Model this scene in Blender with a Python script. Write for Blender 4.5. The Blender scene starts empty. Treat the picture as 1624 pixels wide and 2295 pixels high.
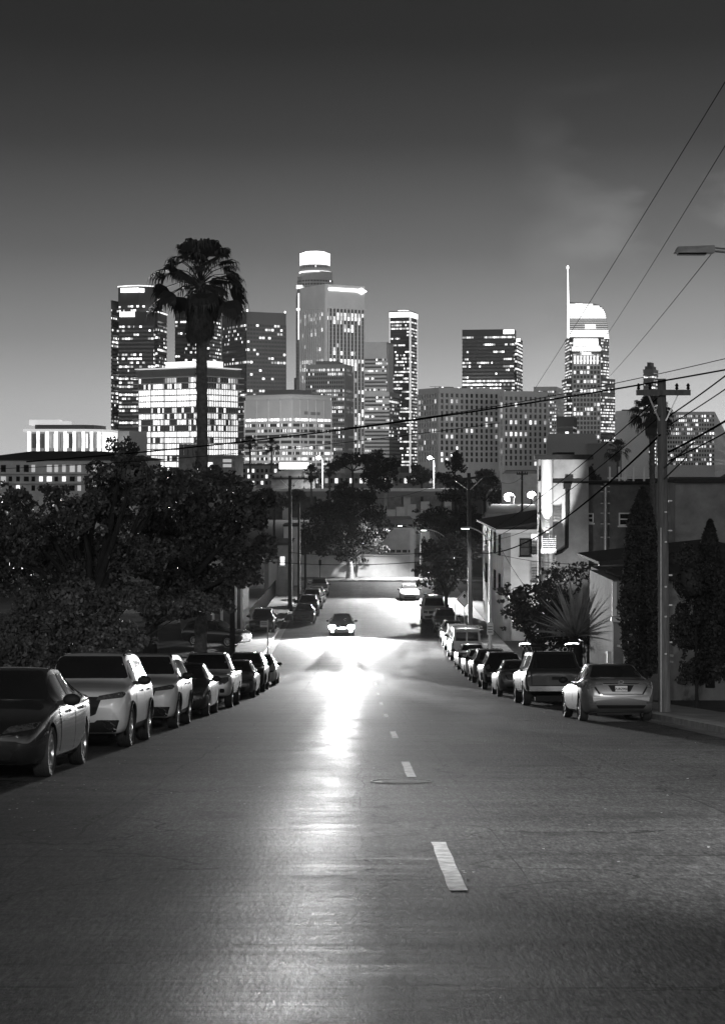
import bpy, bmesh, math, random
import numpy as np
from mathutils import Vector, Matrix, Euler
from mathutils.bvhtree import BVHTree
from mathutils.geometry import delaunay_2d_cdt

SC = bpy.context.scene
COL = SC.collection
R = math.radians
F, CX, HY = 4000.0, 812.0, 1040.0          # photograph scale (pixels per unit slope), centre column, horizon row


def X(px, d): return (px - CX) / F * d
def Z(py, d): return (HY - py) / F * d
def P(px, py, d): return Vector((X(px, d), d, Z(py, d)))


# ---------------------------------------------------------------- tagging
def tag(o, label=None, cat=None, group=None, kind=None):
    if label: o['label'] = label
    if cat: o['category'] = cat
    if group: o['group'] = group
    if kind: o['kind'] = kind
    return o


def empty(name, loc=(0, 0, 0), rot=(0, 0, 0)):
    o = bpy.data.objects.new(name, None)
    COL.objects.link(o)
    o.location = loc
    o.rotation_euler = rot
    o.empty_display_size = .3
    return o


def thing(name, label, cat, loc=(0, 0, 0), rot=(0, 0, 0), group=None):
    return tag(empty(name, loc, rot), label, cat, group)


KIDS = {}


def link(name, mesh, parent=None):
    o = bpy.data.objects.new(name, mesh)
    COL.objects.link(o)
    if parent is not None:
        o.parent = parent
        KIDS.setdefault(parent.name, []).append(o)
    return o


def copy_tree(o, parent=None):
    c = o.copy()
    COL.objects.link(c)
    if parent is not None:
        c.parent = parent
        KIDS.setdefault(parent.name, []).append(c)
    for k in KIDS.get(o.name, []):
        copy_tree(k, c)
    return c


# ---------------------------------------------------------------- mesh builder
class MB:
    def __init__(s):
        s.v = []; s.f = []; s.uv = []; s.hasuv = False

    def add(s, vs, fs, uvs=None):
        n = len(s.v)
        s.v += [tuple(v) for v in vs]
        for i, f in enumerate(fs):
            s.f.append(tuple(n + a for a in f))
            if uvs: s.uv.append(uvs[i]); s.hasuv = True
            else: s.uv.append([(0, 0)] * len(f))
        return s

    def box(s, x0, x1, y0, y1, z0, z1):
        return s.add([(x0, y0, z0), (x1, y0, z0), (x1, y1, z0), (x0, y1, z0), (x0, y0, z1), (x1, y0, z1), (x1, y1, z1), (x0, y1, z1)],
                     [(0, 3, 2, 1), (4, 5, 6, 7), (0, 1, 5, 4), (1, 2, 6, 5), (2, 3, 7, 6), (3, 0, 4, 7)])

    def prism(s, poly, z0, z1, ptop=None):
        n = len(poly); t = ptop or poly
        return s.add([(p[0], p[1], z0) for p in poly] + [(p[0], p[1], z1) for p in t],
                     [tuple(range(n))[::-1], tuple(range(n, 2 * n))] + [(i, (i + 1) % n, n + (i + 1) % n, n + i) for i in range(n)])

    def hull(s, pts8):  # eight corners, bottom four ccw then top four
        return s.add(pts8, [(0, 3, 2, 1), (4, 5, 6, 7), (0, 1, 5, 4), (1, 2, 6, 5), (2, 3, 7, 6), (3, 0, 4, 7)])

    def tube(s, pts, rad, n=8, caps=True):
        pts = [Vector(p) for p in pts]
        rr = rad if isinstance(rad, (list, tuple)) else [rad] * len(pts)
        vs = []; up = None
        for i, p in enumerate(pts):
            a = pts[max(i - 1, 0)]; b = pts[min(i + 1, len(pts) - 1)]
            d = (b - a).normalized()
            if up is None:
                up = Vector((0, 0, 1)) if abs(d.z) < .9 else Vector((1, 0, 0))
            u = (up - d * up.dot(d)).normalized(); up = u
            w = d.cross(u)
            for k in range(n):
                t = 2 * math.pi * k / n
                vs.append(p + (u * math.cos(t) + w * math.sin(t)) * rr[i])
        fs = []
        for i in range(len(pts) - 1):
            for k in range(n):
                k2 = (k + 1) % n
                fs.append((i * n + k, i * n + k2, (i + 1) * n + k2, (i + 1) * n + k))
        if caps:
            fs.append(tuple(range(n))[::-1]); fs.append(tuple(range((len(pts) - 1) * n, len(pts) * n)))
        return s.add(vs, fs)

    def bar(s, a, b, w, h=None):
        h = h or w
        a = Vector(a); b = Vector(b); d = (b - a).normalized()
        up = Vector((0, 0, 1)) if abs(d.z) < .95 else Vector((0, 1, 0))
        u = d.cross(up).normalized(); v = u.cross(d)
        q = [u * w / 2 + v * h / 2, -u * w / 2 + v * h / 2, -u * w / 2 - v * h / 2, u * w / 2 - v * h / 2]
        return s.add([a + c for c in q] + [b + c for c in q],
                     [(0, 1, 2, 3), (7, 6, 5, 4), (0, 4, 5, 1), (1, 5, 6, 2), (2, 6, 7, 3), (3, 7, 4, 0)])

    def lathe(s, prof, n=24, axis='Z', c=(0, 0, 0)):
        vs = []; fs = []
        for r_, h in prof:
            for k in range(n):
                t = 2 * math.pi * k / n
                a, b = r_ * math.cos(t), r_ * math.sin(t)
                v = (a, b, h) if axis == 'Z' else (a, h, b)
                vs.append((v[0] + c[0], v[1] + c[1], v[2] + c[2]))
        for i in range(len(prof) - 1):
            for k in range(n):
                k2 = (k + 1) % n
                q = (i * n + k, i * n + k2, (i + 1) * n + k2, (i + 1) * n + k)
                fs.append(q if axis == 'Z' else q[::-1])
        return s.add(vs, fs)

    def ball(s, c, rx, ry, rz, n=10, m=7):
        vs = []; fs = []
        for i in range(m + 1):
            ph = math.pi * i / m
            for k in range(n):
                t = 2 * math.pi * k / n
                vs.append((c[0] + rx * math.sin(ph) * math.cos(t), c[1] + ry * math.sin(ph) * math.sin(t), c[2] + rz * math.cos(ph)))
        for i in range(m):
            for k in range(n):
                k2 = (k + 1) % n
                fs.append((i * n + k, (i + 1) * n + k, (i + 1) * n + k2, i * n + k2))
        return s.add(vs, fs)

    def mesh(s, name, mat, smooth=False):
        m = bpy.data.meshes.new(name)
        m.from_pydata(s.v, [], s.f)
        if s.hasuv:
            l = m.uv_layers.new(name='UV')
            flat = np.array([c for f in s.uv for u in f for c in u], dtype=np.float32)
            l.data.foreach_set('uv', flat)
        for x in (mat if isinstance(mat, (list, tuple)) else [mat]): m.materials.append(x)
        if smooth:
            m.polygons.foreach_set('use_smooth', [True] * len(m.polygons))
            m.set_sharp_from_angle(angle=R(smooth if smooth is not True else 50))
        m.update()
        return m

    def build(s, name, mat, parent=None, smooth=False):
        return link(name, s.mesh(name, mat, smooth), parent)


# ---------------------------------------------------------------- materials (the photograph is black and white: every colour is a grey)
def newmat(name):
    m = bpy.data.materials.new(name); m.use_nodes = True
    nt = m.node_tree
    return m, nt, nt.nodes['Principled BSDF']


def setg(sock, g): sock.default_value = (g, g, g, 1)


def mat(name, g, rough=.7, metal=0, coat=0, var=.25, vs=3.0, bump=0, bs=30, spec=.5, tr=0, stretch=None):
    m, nt, b = newmat(name)
    N = nt.nodes; L = nt.links
    b.inputs['Roughness'].default_value = rough
    b.inputs['Metallic'].default_value = metal
    b.inputs['Coat Weight'].default_value = coat
    b.inputs['Coat Roughness'].default_value = .04
    b.inputs['Specular IOR Level'].default_value = spec
    tc = N.new('ShaderNodeTexCoord')
    src = tc.outputs['Object']
    if stretch:
        mp = N.new('ShaderNodeMapping'); mp.inputs['Scale'].default_value = stretch
        L.new(src, mp.inputs['Vector']); src = mp.outputs['Vector']
    nz = N.new('ShaderNodeTexNoise'); nz.inputs['Scale'].default_value = vs; nz.inputs['Detail'].default_value = 6
    nz.inputs['Roughness'].default_value = .65
    L.new(src, nz.inputs['Vector'])
    mr = N.new('ShaderNodeMapRange')
    mr.inputs['From Min'].default_value = .25; mr.inputs['From Max'].default_value = .75
    mr.inputs['To Min'].default_value = g * (1 - var); mr.inputs['To Max'].default_value = g * (1 + var)
    L.new(nz.outputs['Fac'], mr.inputs['Value'])
    L.new(mr.outputs['Result'], b.inputs['Base Color'])
    if bump:
        n2 = N.new('ShaderNodeTexNoise'); n2.inputs['Scale'].default_value = bs; n2.inputs['Detail'].default_value = 4
        L.new(src, n2.inputs['Vector'])
        bp = N.new('ShaderNodeBump'); bp.inputs['Strength'].default_value = 1; bp.inputs['Distance'].default_value = bump
        L.new(n2.outputs['Fac'], bp.inputs['Height']); L.new(bp.outputs['Normal'], b.inputs['Normal'])
    if tr:
        b.inputs['Transmission Weight'].default_value = tr
    return m


def emis(name, s, g=.8, sample=False):
    m, nt, b = newmat(name)
    setg(b.inputs['Base Color'], g)
    setg(b.inputs['Emission Color'], 1)
    b.inputs['Emission Strength'].default_value = s
    if not sample: m.cycles.emission_sampling = 'NONE'
    return m


def winmat(name, seed, frac, s=1.2, floorvar=.5, cluster=.5, dark=.03, partial=.0, dim=.0, even=0):
    """office glazing: UV u counts panes along the wall, v counts floors; each pane is lit or not"""
    m, nt, b = newmat(name)
    N = nt.nodes; L = nt.links
    setg(b.inputs['Base Color'], dark); b.inputs['Roughness'].default_value = .12
    uv = N.new('ShaderNodeUVMap')
    sep = N.new('ShaderNodeSeparateXYZ'); L.new(uv.outputs['UV'], sep.inputs[0])

    def M(op, a, bb=None, cc=None):
        n = N.new('ShaderNodeMath'); n.operation = op
        for i, q in enumerate((a, bb, cc)):
            if q is None: continue
            if isinstance(q, (int, float)): n.inputs[i].default_value = q
            else: L.new(q, n.inputs[i])
        return n.outputs[0]

    fu = M('FLOOR', sep.outputs['X']); fv = M('FLOOR', sep.outputs['Y'])

    def wn(a, bb, c):
        cb = N.new('ShaderNodeCombineXYZ')
        for i, q in enumerate((a, bb, c)):
            if isinstance(q, (int, float)): cb.inputs[i].default_value = q
            else: L.new(q, cb.inputs[i])
        w = N.new('ShaderNodeTexWhiteNoise'); w.noise_dimensions = '3D'; L.new(cb.outputs[0], w.inputs['Vector'])
        return w.outputs['Value']

    r1 = wn(fu, fv, seed + .5)
    r2 = wn(M('FLOOR', M('MULTIPLY', sep.outputs['X'], .19)), fv, seed + 3.5)
    r3 = wn(.5, fv, seed + 7.5)
    r4 = wn(fu, fv, seed + 11.5)
    mix = M('ADD', M('MULTIPLY', r1, 1 - cluster), M('MULTIPLY', r2, cluster))
    thr = M('ADD', M('MULTIPLY', M('SUBTRACT', r3, .5), floorvar), frac)
    lit = M('LESS_THAN', mix, thr)
    # mullion gap between panes
    fr = M('FRACT', sep.outputs['X'])
    gap = M('MULTIPLY', M('GREATER_THAN', fr, .1), M('LESS_THAN', fr, .93))
    # furniture and blinds inside a pane: soft brightness wobble
    nz = N.new('ShaderNodeTexNoise'); nz.inputs['Scale'].default_value = 2.3; nz.inputs['Detail'].default_value = 3
    L.new(uv.outputs['UV'], nz.inputs['Vector'])
    lev = M('MULTIPLY', M('ADD', M('MULTIPLY', M('POWER', r4, 1.4), 1.15 * (1 - even)), .18 + .6 * even), M('ADD', nz.outputs['Fac'], .45))
    e = M('MULTIPLY', M('MULTIPLY', lit, gap), M('MULTIPLY', lev, s * 1.5))
    if dim:
        e = M('ADD', e, dim)
    setg(b.inputs['Emission Color'], 1)
    L.new(e, b.inputs['Emission Strength'])
    m.cycles.emission_sampling = 'NONE'
    return m


M_ = {}
M_['concrete'] = mat('concrete', .32, .85, vs=1.2, bump=.004, bs=14)
M_['sidewalk'] = mat('sidewalk', .24, .8, vs=1.5, var=.35, bump=.004, bs=20)
M_['kerb'] = mat('kerb_concrete', .3, .8, vs=2, var=.4)
M_['gutter'] = mat('gutter_concrete', .15, .75, var=.5, vs=1.6, bump=.006, bs=20)
M_['soil'] = mat('soil', .05, .95, vs=.6, var=.5, bump=.05, bs=3)
M_['leaf'] = mat('leaf', .07, .45, var=.85, vs=.9, spec=.45)
M_['leafdark'] = mat('dark_leaf', .032, .7, var=.7, vs=.8, spec=.3)
M_['leaflight'] = mat('pale_leaf', .085, .5, var=.55, vs=1.5)
M_['palmleaf'] = mat('palm_leaf', .03, .6, var=.5, vs=2)
M_['palmdead'] = mat('dead_palm_leaf', .045, .85, var=.6, vs=4)
M_['bark'] = mat('bark', .022, .9, var=.5, vs=4, bump=.02, bs=9)
M_['barkpale'] = mat('pale_bark', .45, .85, var=.5, vs=3, bump=.01, bs=6)
M_['palmbark'] = mat('palm_bark', .10, .95, var=.6, vs=7, bump=.03, bs=12)
M_['wood'] = mat('weathered_wood', .13, .85, var=.55, vs=2.2, bump=.012, bs=18, stretch=(6, 6, .6))
M_['wooddark'] = mat('dark_wood', .026, .85, var=.5, vs=3, bump=.01, bs=18, stretch=(5, 5, .6))
M_['black'] = mat('black_rubber_cable', .006, 1, var=.3, spec=.0)
M_['dark'] = mat('dark_plastic', .012, .7, var=.3, spec=.15)
M_['galv'] = mat('galvanised_steel', .45, .42, metal=.7, var=.25, vs=6)
M_['iron'] = mat('cast_iron', .07, .6, metal=.2, var=.5, vs=18, bump=.006, bs=60)
M_['white'] = mat('white_paint', .75, .6, var=.08)
M_['stucco'] = mat('white_stucco', .60, .9, var=.22, vs=.7, bump=.006, bs=40)
M_['stuccogrey'] = mat('grey_stucco', .27, .9, var=.4, vs=.8, bump=.006, bs=40)
M_['stuccodark'] = mat('dark_stucco', .11, .9, var=.6, vs=.9, bump=.03, bs=5)
M_['roofdark'] = mat('dark_shingle', .035, .9, var=.4, vs=5, bump=.01, bs=30)
M_['glassdark'] = mat('dark_glass', .012, .06, var=.2, spec=.7)
M_['linepaint'] = mat('worn_line_paint', .6, .7, var=.75, vs=9, bump=.003, bs=60)
M_['tyre'] = mat('tyre_rubber', .018, .75, var=.3, vs=20, bump=.004, bs=90)
M_['rim'] = mat('alloy_rim', .55, .28, metal=.9, var=.1)
M_['chrome'] = mat('chrome_trim', .75, .12, metal=1, var=.05)
M_['headlens'] = mat('headlamp_lens', .05, .07, var=.9, vs=22, spec=.8)
M_['taillens'] = mat('tail_lamp_lens', .10, .08, var=.9, vs=9, spec=.8)
M_['cladding'] = mat('black_cladding', .012, .65, var=.3, spec=.2)
M_['plate'] = mat('licence_plate', .55, .45, var=.06)
M_['signwhite'] = mat('sign_face', .6, .45, var=.12)
M_['litter'] = mat('dry_leaf', .4, .7, var=.7, vs=6)
M_['lampon'] = emis('lamp_glow', 14)
M_['floodon'] = emis('flood_glow', 60)
M_['signon'] = emis('lit_sign', 3.0)
M_['crownon'] = emis('lit_crown', 4)
M_['striplit'] = emis('bright_glow', 1.7)
M_['softlit'] = emis('soft_glow', .55)
M_['headon'] = emis('headlamp_glow', 400)


def paint(name, g, metal=.0, rough=.35, coat=1):
    return mat(name, g, rough, metal=metal, coat=coat, var=.04, vs=40, spec=.5 if g > .1 else .12)


PAINT = {'white': paint('white_paintwork', .44), 'black': paint('black_paintwork', .012, rough=.25), 'silver': paint('silver_paintwork', .20, metal=.55, rough=.34),
         'grey': paint('grey_paintwork', .09, metal=.5, rough=.33), 'dark': paint('dark_paintwork', .035, metal=.3, rough=.3),
         'pale': paint('pale_paintwork', .5, metal=.3)}


# ---------------------------------------------------------------- the road's long profile (steep near, flattening below)
_ky = [-120, 0, 60, 72, 85, 95, 105, 115, 125, 140, 170, 200, 260, 400, 9000]
_kz = [11.5, -1.575, -8.115, -9.36, -10.56, -11.35, -11.9, -12.2, -12.35, -12.5, -12.75, -13.0, -13.6, -14, -14]
_ty = np.arange(-120, 420, 1.0)
_tz = np.interp(_ty, _ky, _kz)
_k = np.ones(9) / 9
_tz2 = _tz.copy(); _tz2[4:-4] = np.convolve(_tz, _k, 'valid')


def zr(y):
    return float(np.interp(y, _ty, _tz2)) if y < 415 else -14.0


def slope(y): return (zr(y + 1) - zr(y - 1)) / 2


RC = .65                       # centre of the carriageway
KL, KR = -6.25, 7.55           # kerb lines


# ================================================================ SETTING
def strip(name, xs, ys, dz, mt, kind='structure', zf=zr):
    b = MB(); nx = len(xs)
    b.v = [(x, y, zf(y) + dz) for y in ys for x in xs]
    b.f = [(j * nx + i, j * nx + i + 1, (j + 1) * nx + i + 1, (j + 1) * nx + i) for j in range(len(ys) - 1) for i in range(nx - 1)]
    b.uv = [[(0, 0)] * 4] * len(b.f)
    o = b.build(name, mt, None, 60)
    return tag(o, kind=kind)


def frange(a, b, st):
    n = max(1, int(round((b - a) / st)))
    return [a + (b - a) * i / n for i in range(n + 1)]


def asphalt():
    m, nt, b = newmat('asphalt')
    N = nt.nodes; L = nt.links
    tc = N.new('ShaderNodeTexCoord'); sp = N.new('ShaderNodeSeparateXYZ'); L.new(tc.outputs['Object'], sp.inputs[0])

    def M(op, a, bb=None, cc=None, clamp=False):
        n = N.new('ShaderNodeMath'); n.operation = op; n.use_clamp = clamp
        for i, q in enumerate((a, bb, cc)):
            if q is None: continue
            if isinstance(q, (int, float)): n.inputs[i].default_value = q
            else: L.new(q, n.inputs[i])
        return n.outputs[0]

    def noise(scale, sc=(1, 1, 1), detail=5, rough=.6):
        mp = N.new('ShaderNodeMapping'); mp.inputs['Scale'].default_value = sc
        L.new(tc.outputs['Object'], mp.inputs['Vector'])
        n = N.new('ShaderNodeTexNoise'); n.inputs['Scale'].default_value = scale; n.inputs['Detail'].default_value = detail
        n.inputs['Roughness'].default_value = rough
        L.new(mp.outputs['Vector'], n.inputs['Vector'])
        return n.outputs['Fac']

    def rng(v, a, bb, c, d):
        n = N.new('ShaderNodeMapRange'); n.inputs['From Min'].default_value = a; n.inputs['From Max'].default_value = bb
        n.inputs['To Min'].default_value = c; n.inputs['To Max'].default_value = d
        L.new(v, n.inputs['Value']); return n.outputs['Result']

    x = sp.outputs['X']; y = sp.outputs['Y']
    wob = M('MULTIPLY', M('SUBTRACT', noise(.35, (.3, 1, 1), 3), .5), .5)
    xe = M('ADD', x, wob)
    wob2 = M('MULTIPLY', M('SUBTRACT', noise(.9, (1, .5, 1), 5), .5), .3)
    xp = M('ADD', x, wob2)
    patch = M('MULTIPLY', rng(xp, -.32, .12, 1, 0), rng(xp, -1.35, -.75, 0, 1))
    patch = M('MULTIPLY', patch, rng(noise(.22, (2.5, 1, 1), 4), .36, .6, .55, 1))     # smoother resurfaced wheel strip
    darkleft = rng(xe, -3.4, -1.2, 1, 0)  # base colour is darker towards the left of the road
    big = noise(.35, (1, .5, 1), 4)
    fine = noise(30, (1, .25, 1), 5, .75)
    trans = noise(2.2, (.3, 2.8, 1), 8, .75)                                          # ripples lying across the road
    speck = noise(45, (1, 1, 1), 2)
    trans2 = noise(.55, (.14, 1.5, 1), 5, .65)
    base = M('ADD', rng(big, .3, .7, .05, .10), rng(fine, .32, .68, -.045, .055))
    base = M('ADD', base, rng(trans, .3, .7, -.014, .014))
    base = M('ADD', base, rng(trans2, .3, .7, -.022, .022))
    base = M('MULTIPLY', base, M('ADD', 1, M('MULTIPLY', patch, .15)))
    base = M('MULTIPLY', base, M('SUBTRACT', 1, M('MULTIPLY', darkleft, .42)))
    grit = noise(38, (1, .16, 1), 3, .8); grit2 = noise(13, (1, .2, 1), 4, .7)
    base = M('MULTIPLY', base, rng(grit, .3, .7, .45, 1.6)); base = M('MULTIPLY', base, rng(grit2, .3, .7, .65, 1.38))
    # pale grit
    base = M('ADD', base, M('MULTIPLY', M('GREATER_THAN', speck, .76), .2))
    # cracks and tar seams
    vo = N.new('ShaderNodeTexVoronoi'); vo.feature = 'DISTANCE_TO_EDGE'; vo.inputs['Scale'].default_value = .42
    mp = N.new('ShaderNodeMapping'); mp.inputs['Scale'].default_value = (1, .55, 1)
    dv = N.new('ShaderNodeVectorMath'); dv.operation = 'ADD'
    nn = N.new('ShaderNodeTexNoise'); nn.inputs['Scale'].default_value = 1.1; nn.inputs['Detail'].default_value = 5
    L.new(tc.outputs['Object'], nn.inputs['Vector']); L.new(tc.outputs['Object'], dv.inputs[0]); L.new(nn.outputs['Color'], dv.inputs[1])
    L.new(dv.outputs[0], mp.inputs['Vector']); L.new(mp.outputs['Vector'], vo.inputs['Vector'])
    crack = M('MULTIPLY', M('LESS_THAN', vo.outputs['Distance'], .006), M('GREATER_THAN', noise(.25, (1, 1, 1), 2), .46))
    seam = None
    for x0, w in ((-.03, .008), (1.18, .006), (3.7, .014), (-2.6, .016)):
        q = M('LESS_THAN', M('ABSOLUTE', M('SUBTRACT', M('ADD', x, M('MULTIPLY', wob, .9 if x0 in (-.03, -2.6) else .25)), x0)), w)
        seam = q if seam is None else M('MAXIMUM', seam, q)
    dk = M('MAXIMUM', crack, M('MULTIPLY', seam, rng(noise(.9, (1, .6, 1), 3), .35, .6, .1, 1)))
    base = M('MULTIPLY', base, M('SUBTRACT', 1, M('MULTIPLY', dk, .75)))
    # cross joints and square utility cuts
    yj = M('ADD', y, M('MULTIPLY', wob, 1.2))
    joint = M('MULTIPLY', M('LESS_THAN', M('ABSOLUTE', M('SUBTRACT', M('FRACT', M('DIVIDE', yj, 5.7)), .5)), .0045), M('GREATER_THAN', noise(.4, (1, .3, 1), 3), .47))
    base = M('MULTIPLY', base, M('SUBTRACT', 1, M('MULTIPLY', joint, .6)))
    for (a0, a1, b0, b1, k) in ((1.5, 3.3, 26, 33, .30), (-3.9, -2.3, 15.5, 20.5, .3), (2.4, 4.6, 40, 47, .25), (-4.2, -1.9, 44, 52, .3), (-1.9, -.9, 31, 34, -.25), (1.0, 2.2, 10.5, 12.2, -.18)):
        inx = M('MULTIPLY', M('GREATER_THAN', M('ADD', x, M('MULTIPLY', wob2, .15)), a0), M('LESS_THAN', M('ADD', x, M('MULTIPLY', wob2, .15)), a1))
        iny = M('MULTIPLY', M('GREATER_THAN', y, b0), M('LESS_THAN', y, b1))
        base = M('MULTIPLY', base, M('SUBTRACT', 1, M('MULTIPLY', M('MULTIPLY', inx, iny), k)))
    # oil drips in the lanes
    oil = rng(noise(.8, (1, .8, 1), 3), .58, .72, 0, .45)
    base = M('MULTIPLY', base, M('SUBTRACT', 1, oil))
    L.new(base, b.inputs['Base Color'])
    rough = M('SUBTRACT', rng(fine, .2, .8, .66, .80), M('MULTIPLY', patch, .2))
    rough = M('ADD', rough, M('MULTIPLY', M('SUBTRACT', trans, .5), .4))
    L.new(rough, b.inputs['Roughness'])
    L.new(M('ADD', .14, M('MULTIPLY', M('MULTIPLY', patch, .15), M('MULTIPLY', rng(trans, .36, .62, .1, 1.7), rng(trans2, .36, .62, .35, 1.3)))), b.inputs['Specular IOR Level'])
    h = M('ADD', M('MULTIPLY', fine, .006), M('MULTIPLY', trans, .014))
    coarse = noise(24, (1, .2, 1), 3, .6)
    h = M('ADD', h, M('MULTIPLY', M('MULTIPLY', coarse, rng(x, .2, 2.2, .2, 1)), .022))
    h = M('ADD', h, M('MULTIPLY', trans2, .03))
    h = M('ADD', h, M('MULTIPLY', speck, .002))
    h = M('SUBTRACT', h, M('MULTIPLY', dk, .012))
    bp = N.new('ShaderNodeBump'); bp.inputs['Strength'].default_value = .8; bp.inputs['Distance'].default_value = 1
    L.new(h, bp.inputs['Height']); L.new(bp.outputs['Normal'], b.inputs['Normal'])
    return m


M_['asphalt'] = asphalt()
YJ0, YJ1 = 184.0, 197.0
ys = frange(-60, 184, 2)
strip('ground', [-1500, -300, -80, -30, -8, 9, 30, 80, 300, 1500], frange(-118, 300, 4) + [400, 800, 1600, 3200], -.03, M_['soil'])
strip('road', frange(KL, KR, 1.5), ys, 0, M_['asphalt'])
strip('cross_street', [-160, -60, -20, KL, 0, KR, 20, 60, 160], frange(YJ0, YJ1, 2), 0, M_['asphalt'])
strip('parking_lot', [-40, -25, KL - 3], frange(112, 150, 3), .02, M_['asphalt'])


def kerbed(name, x0, x1, y0, y1, kerbs):
    """pavement slab 0.14 above the road with a 15 cm kerb stone along its road edge"""
    yy = frange(y0, y1, 2)
    b = MB(); h = .14
    n = len(yy)
    b.v = [(x, y, zr(y) + z) for y in yy for x, z in ((x0, -.06), (x0, h), (x1, h), (x1, -.06))]
    for i in range(n - 1):
        a, c = i * 4, i * 4 + 4
        b.f += [(a + 1, a + 2, c + 2, c + 1), (a, a + 1, c + 1, c), (a + 2, a + 3, c + 3, c + 2)]
    b.f += [(0, 3, 2, 1), ((n - 1) * 4, (n - 1) * 4 + 1, (n - 1) * 4 + 2, (n - 1) * 4 + 3)]
    b.uv = [[(0, 0)] * 4] * len(b.f)
    tag(b.build(name, M_['sidewalk'], None), kind='structure')
    for kx0, kx1 in kerbs:
        b = MB()
        b.v = [(x, y, zr(y) + z) for y in yy for x, z in ((kx0, -.05), (kx0, h + .004), (kx1, h + .004), (kx1, -.05))]
        for i in range(n - 1):
            a, c = i * 4, i * 4 + 4
            b.f += [(a + 1, a + 2, c + 2, c + 1), (a, a + 1, c + 1, c), (a + 2, a + 3, c + 3, c + 2)]
        b.f += [(0, 3, 2, 1), ((n - 1) * 4, (n - 1) * 4 + 1, (n - 1) * 4 + 2, (n - 1) * 4 + 3)]
        b.uv = [[(0, 0)] * 4] * len(b.f)
        tag(b.build('kerb', M_['kerb'], None), kind='structure')


kerbed('pavement', KL - 2.1, KL - .153, -60, 98, [(KL - .15, KL)])
kerbed('pavement', KL - 2.1, KL - .153, 108, 183.9, [(KL - .15, KL)])
kerbed('pavement', KR + .153, KR + 2.1, -60, 183.9, [(KR, KR + .15)])
kerbed('pavement', -150, 150, 197.16, 204, [])
b = MB(); b.box(-150, 150, 197.0, 197.155, zr(197) - .05, zr(197) + .145)
tag(b.build('kerb', M_['kerb'], None), kind='structure')

# concrete gutters beside the kerbs
for g0, g1 in ((KL + .002, KL + .46), (KR - .46, KR - .002)):
    strip('gutter', [g0, g1], frange(-60, 183.9, 2), .005, M_['gutter'])

# centre-line dashes
for a, c in ((12.1, 15.3), (23.7, 27.2), (35.3, 38.6), (47.8, 51.0), (60.2, 63.4), (72.6, 75.8), (85, 88.2)):
    b = MB(); yy = frange(a, c, .4)
    rs = random.Random(int(a))
    b.v = [(RC + sx * .062 + rs.uniform(-.005, .005), y + rs.uniform(-.01, .01) * (0 < i < len(yy) - 1), zr(y) + .004) for i, y in enumerate(yy) for sx in (-1, 1)]
    b.f = [(2 * i, 2 * i + 1, 2 * i + 3, 2 * i + 2) for i in range(len(yy) - 1)]
    b.uv = [[(0, 0)] * 4] * len(b.f)
    tag(b.build('lane_dash', M_['linepaint'], None), kind='structure')

# manhole on the centre line
mr_ = math.atan(slope(22.9))
mh = thing('manhole_cover', 'round iron manhole cover with a pale rim at the near end of a road dash', 'manhole cover', (.5, 22.9, zr(22.9) + .002), (mr_, 0, 0))
b = MB(); b.lathe([(.41, -.05), (.40, .005), (.375, .005), (.37, -.012)], 40); b.build('rim', M_['iron'], mh, 40)
b = MB(); b.lathe([(.345, -.03), (.362, -.002), (.33, .000), (.02, .000), (0.0, .000)], 40)
for a in range(-2, 3): b.box(-.28 + abs(a) * .04, .28 - abs(a) * .04, a * .1 - .018, a * .1 + .018, .0005, .004)
b.build('lid', M_['iron'], mh, 40)

# ---------------------------------------------------------------- world, haze, camera
W = bpy.data.worlds.new('World'); SC.world = W; W.use_nodes = True
nt = W.node_tree; N = nt.nodes; L = nt.links
bg = N['Background']
sky = N.new('ShaderNodeTexSky'); sky.sky_type = 'NISHITA'; sky.sun_disc = False
sky.sun_elevation = R(-4); sky.sun_rotation = R(200); sky.air_density = 1.5; sky.dust_density = 3
bw = N.new('ShaderNodeRGBToBW'); L.new(sky.outputs['Color'], bw.inputs['Color'])
tc = N.new('ShaderNodeTexCoord'); sp = N.new('ShaderNodeSeparateXYZ'); L.new(tc.outputs['Generated'], sp.inputs[0])
rp_ = N.new('ShaderNodeValToRGB'); el = rp_.color_ramp.elements


def ramp_set(stops):
    while len(el) > 2: el.remove(el[-1])
    for i, (p, v) in enumerate(stops):
        e = el[i] if i < 2 else el.new(p)
        e.position = p; e.color = (v, v, v, 1)


# light of the city thrown up into the night air: brightest along the horizon
ramp_set([(0, .72), (.035, .56), (.07, .335), (.118, .148), (.1775, .048), (.23, .019), (.4, .008), (1, .010)])
L.new(sp.outputs['Z'], rp_.inputs['Fac'])
mp = N.new('ShaderNodeMapping'); mp.inputs['Scale'].default_value = (9, 3, 22); mp.inputs['Rotation'].default_value = (0, R(-28), 0)
L.new(tc.outputs['Generated'], mp.inputs['Vector'])
cn = N.new('ShaderNodeTexNoise'); cn.inputs['Scale'].default_value = 1.0; cn.inputs['Detail'].default_value = 6
L.new(mp.outputs['Vector'], cn.inputs['Vector'])


def wm(op, a, bb=None):
    n = N.new('ShaderNodeMath'); n.operation = op
    for i, q in enumerate((a, bb)):
        if q is None: continue
        if isinstance(q, (int, float)): n.inputs[i].default_value = q
        else: L.new(q, n.inputs[i])
    return n.outputs[0]


def wr(v, a, bb, c, d):
    n = N.new('ShaderNodeMapRange'); n.inputs['From Min'].default_value = a; n.inputs['From Max'].default_value = bb
    n.inputs['To Min'].default_value = c; n.inputs['To Max'].default_value = d
    L.new(v, n.inputs['Value']); return n.outputs['Result']


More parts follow.
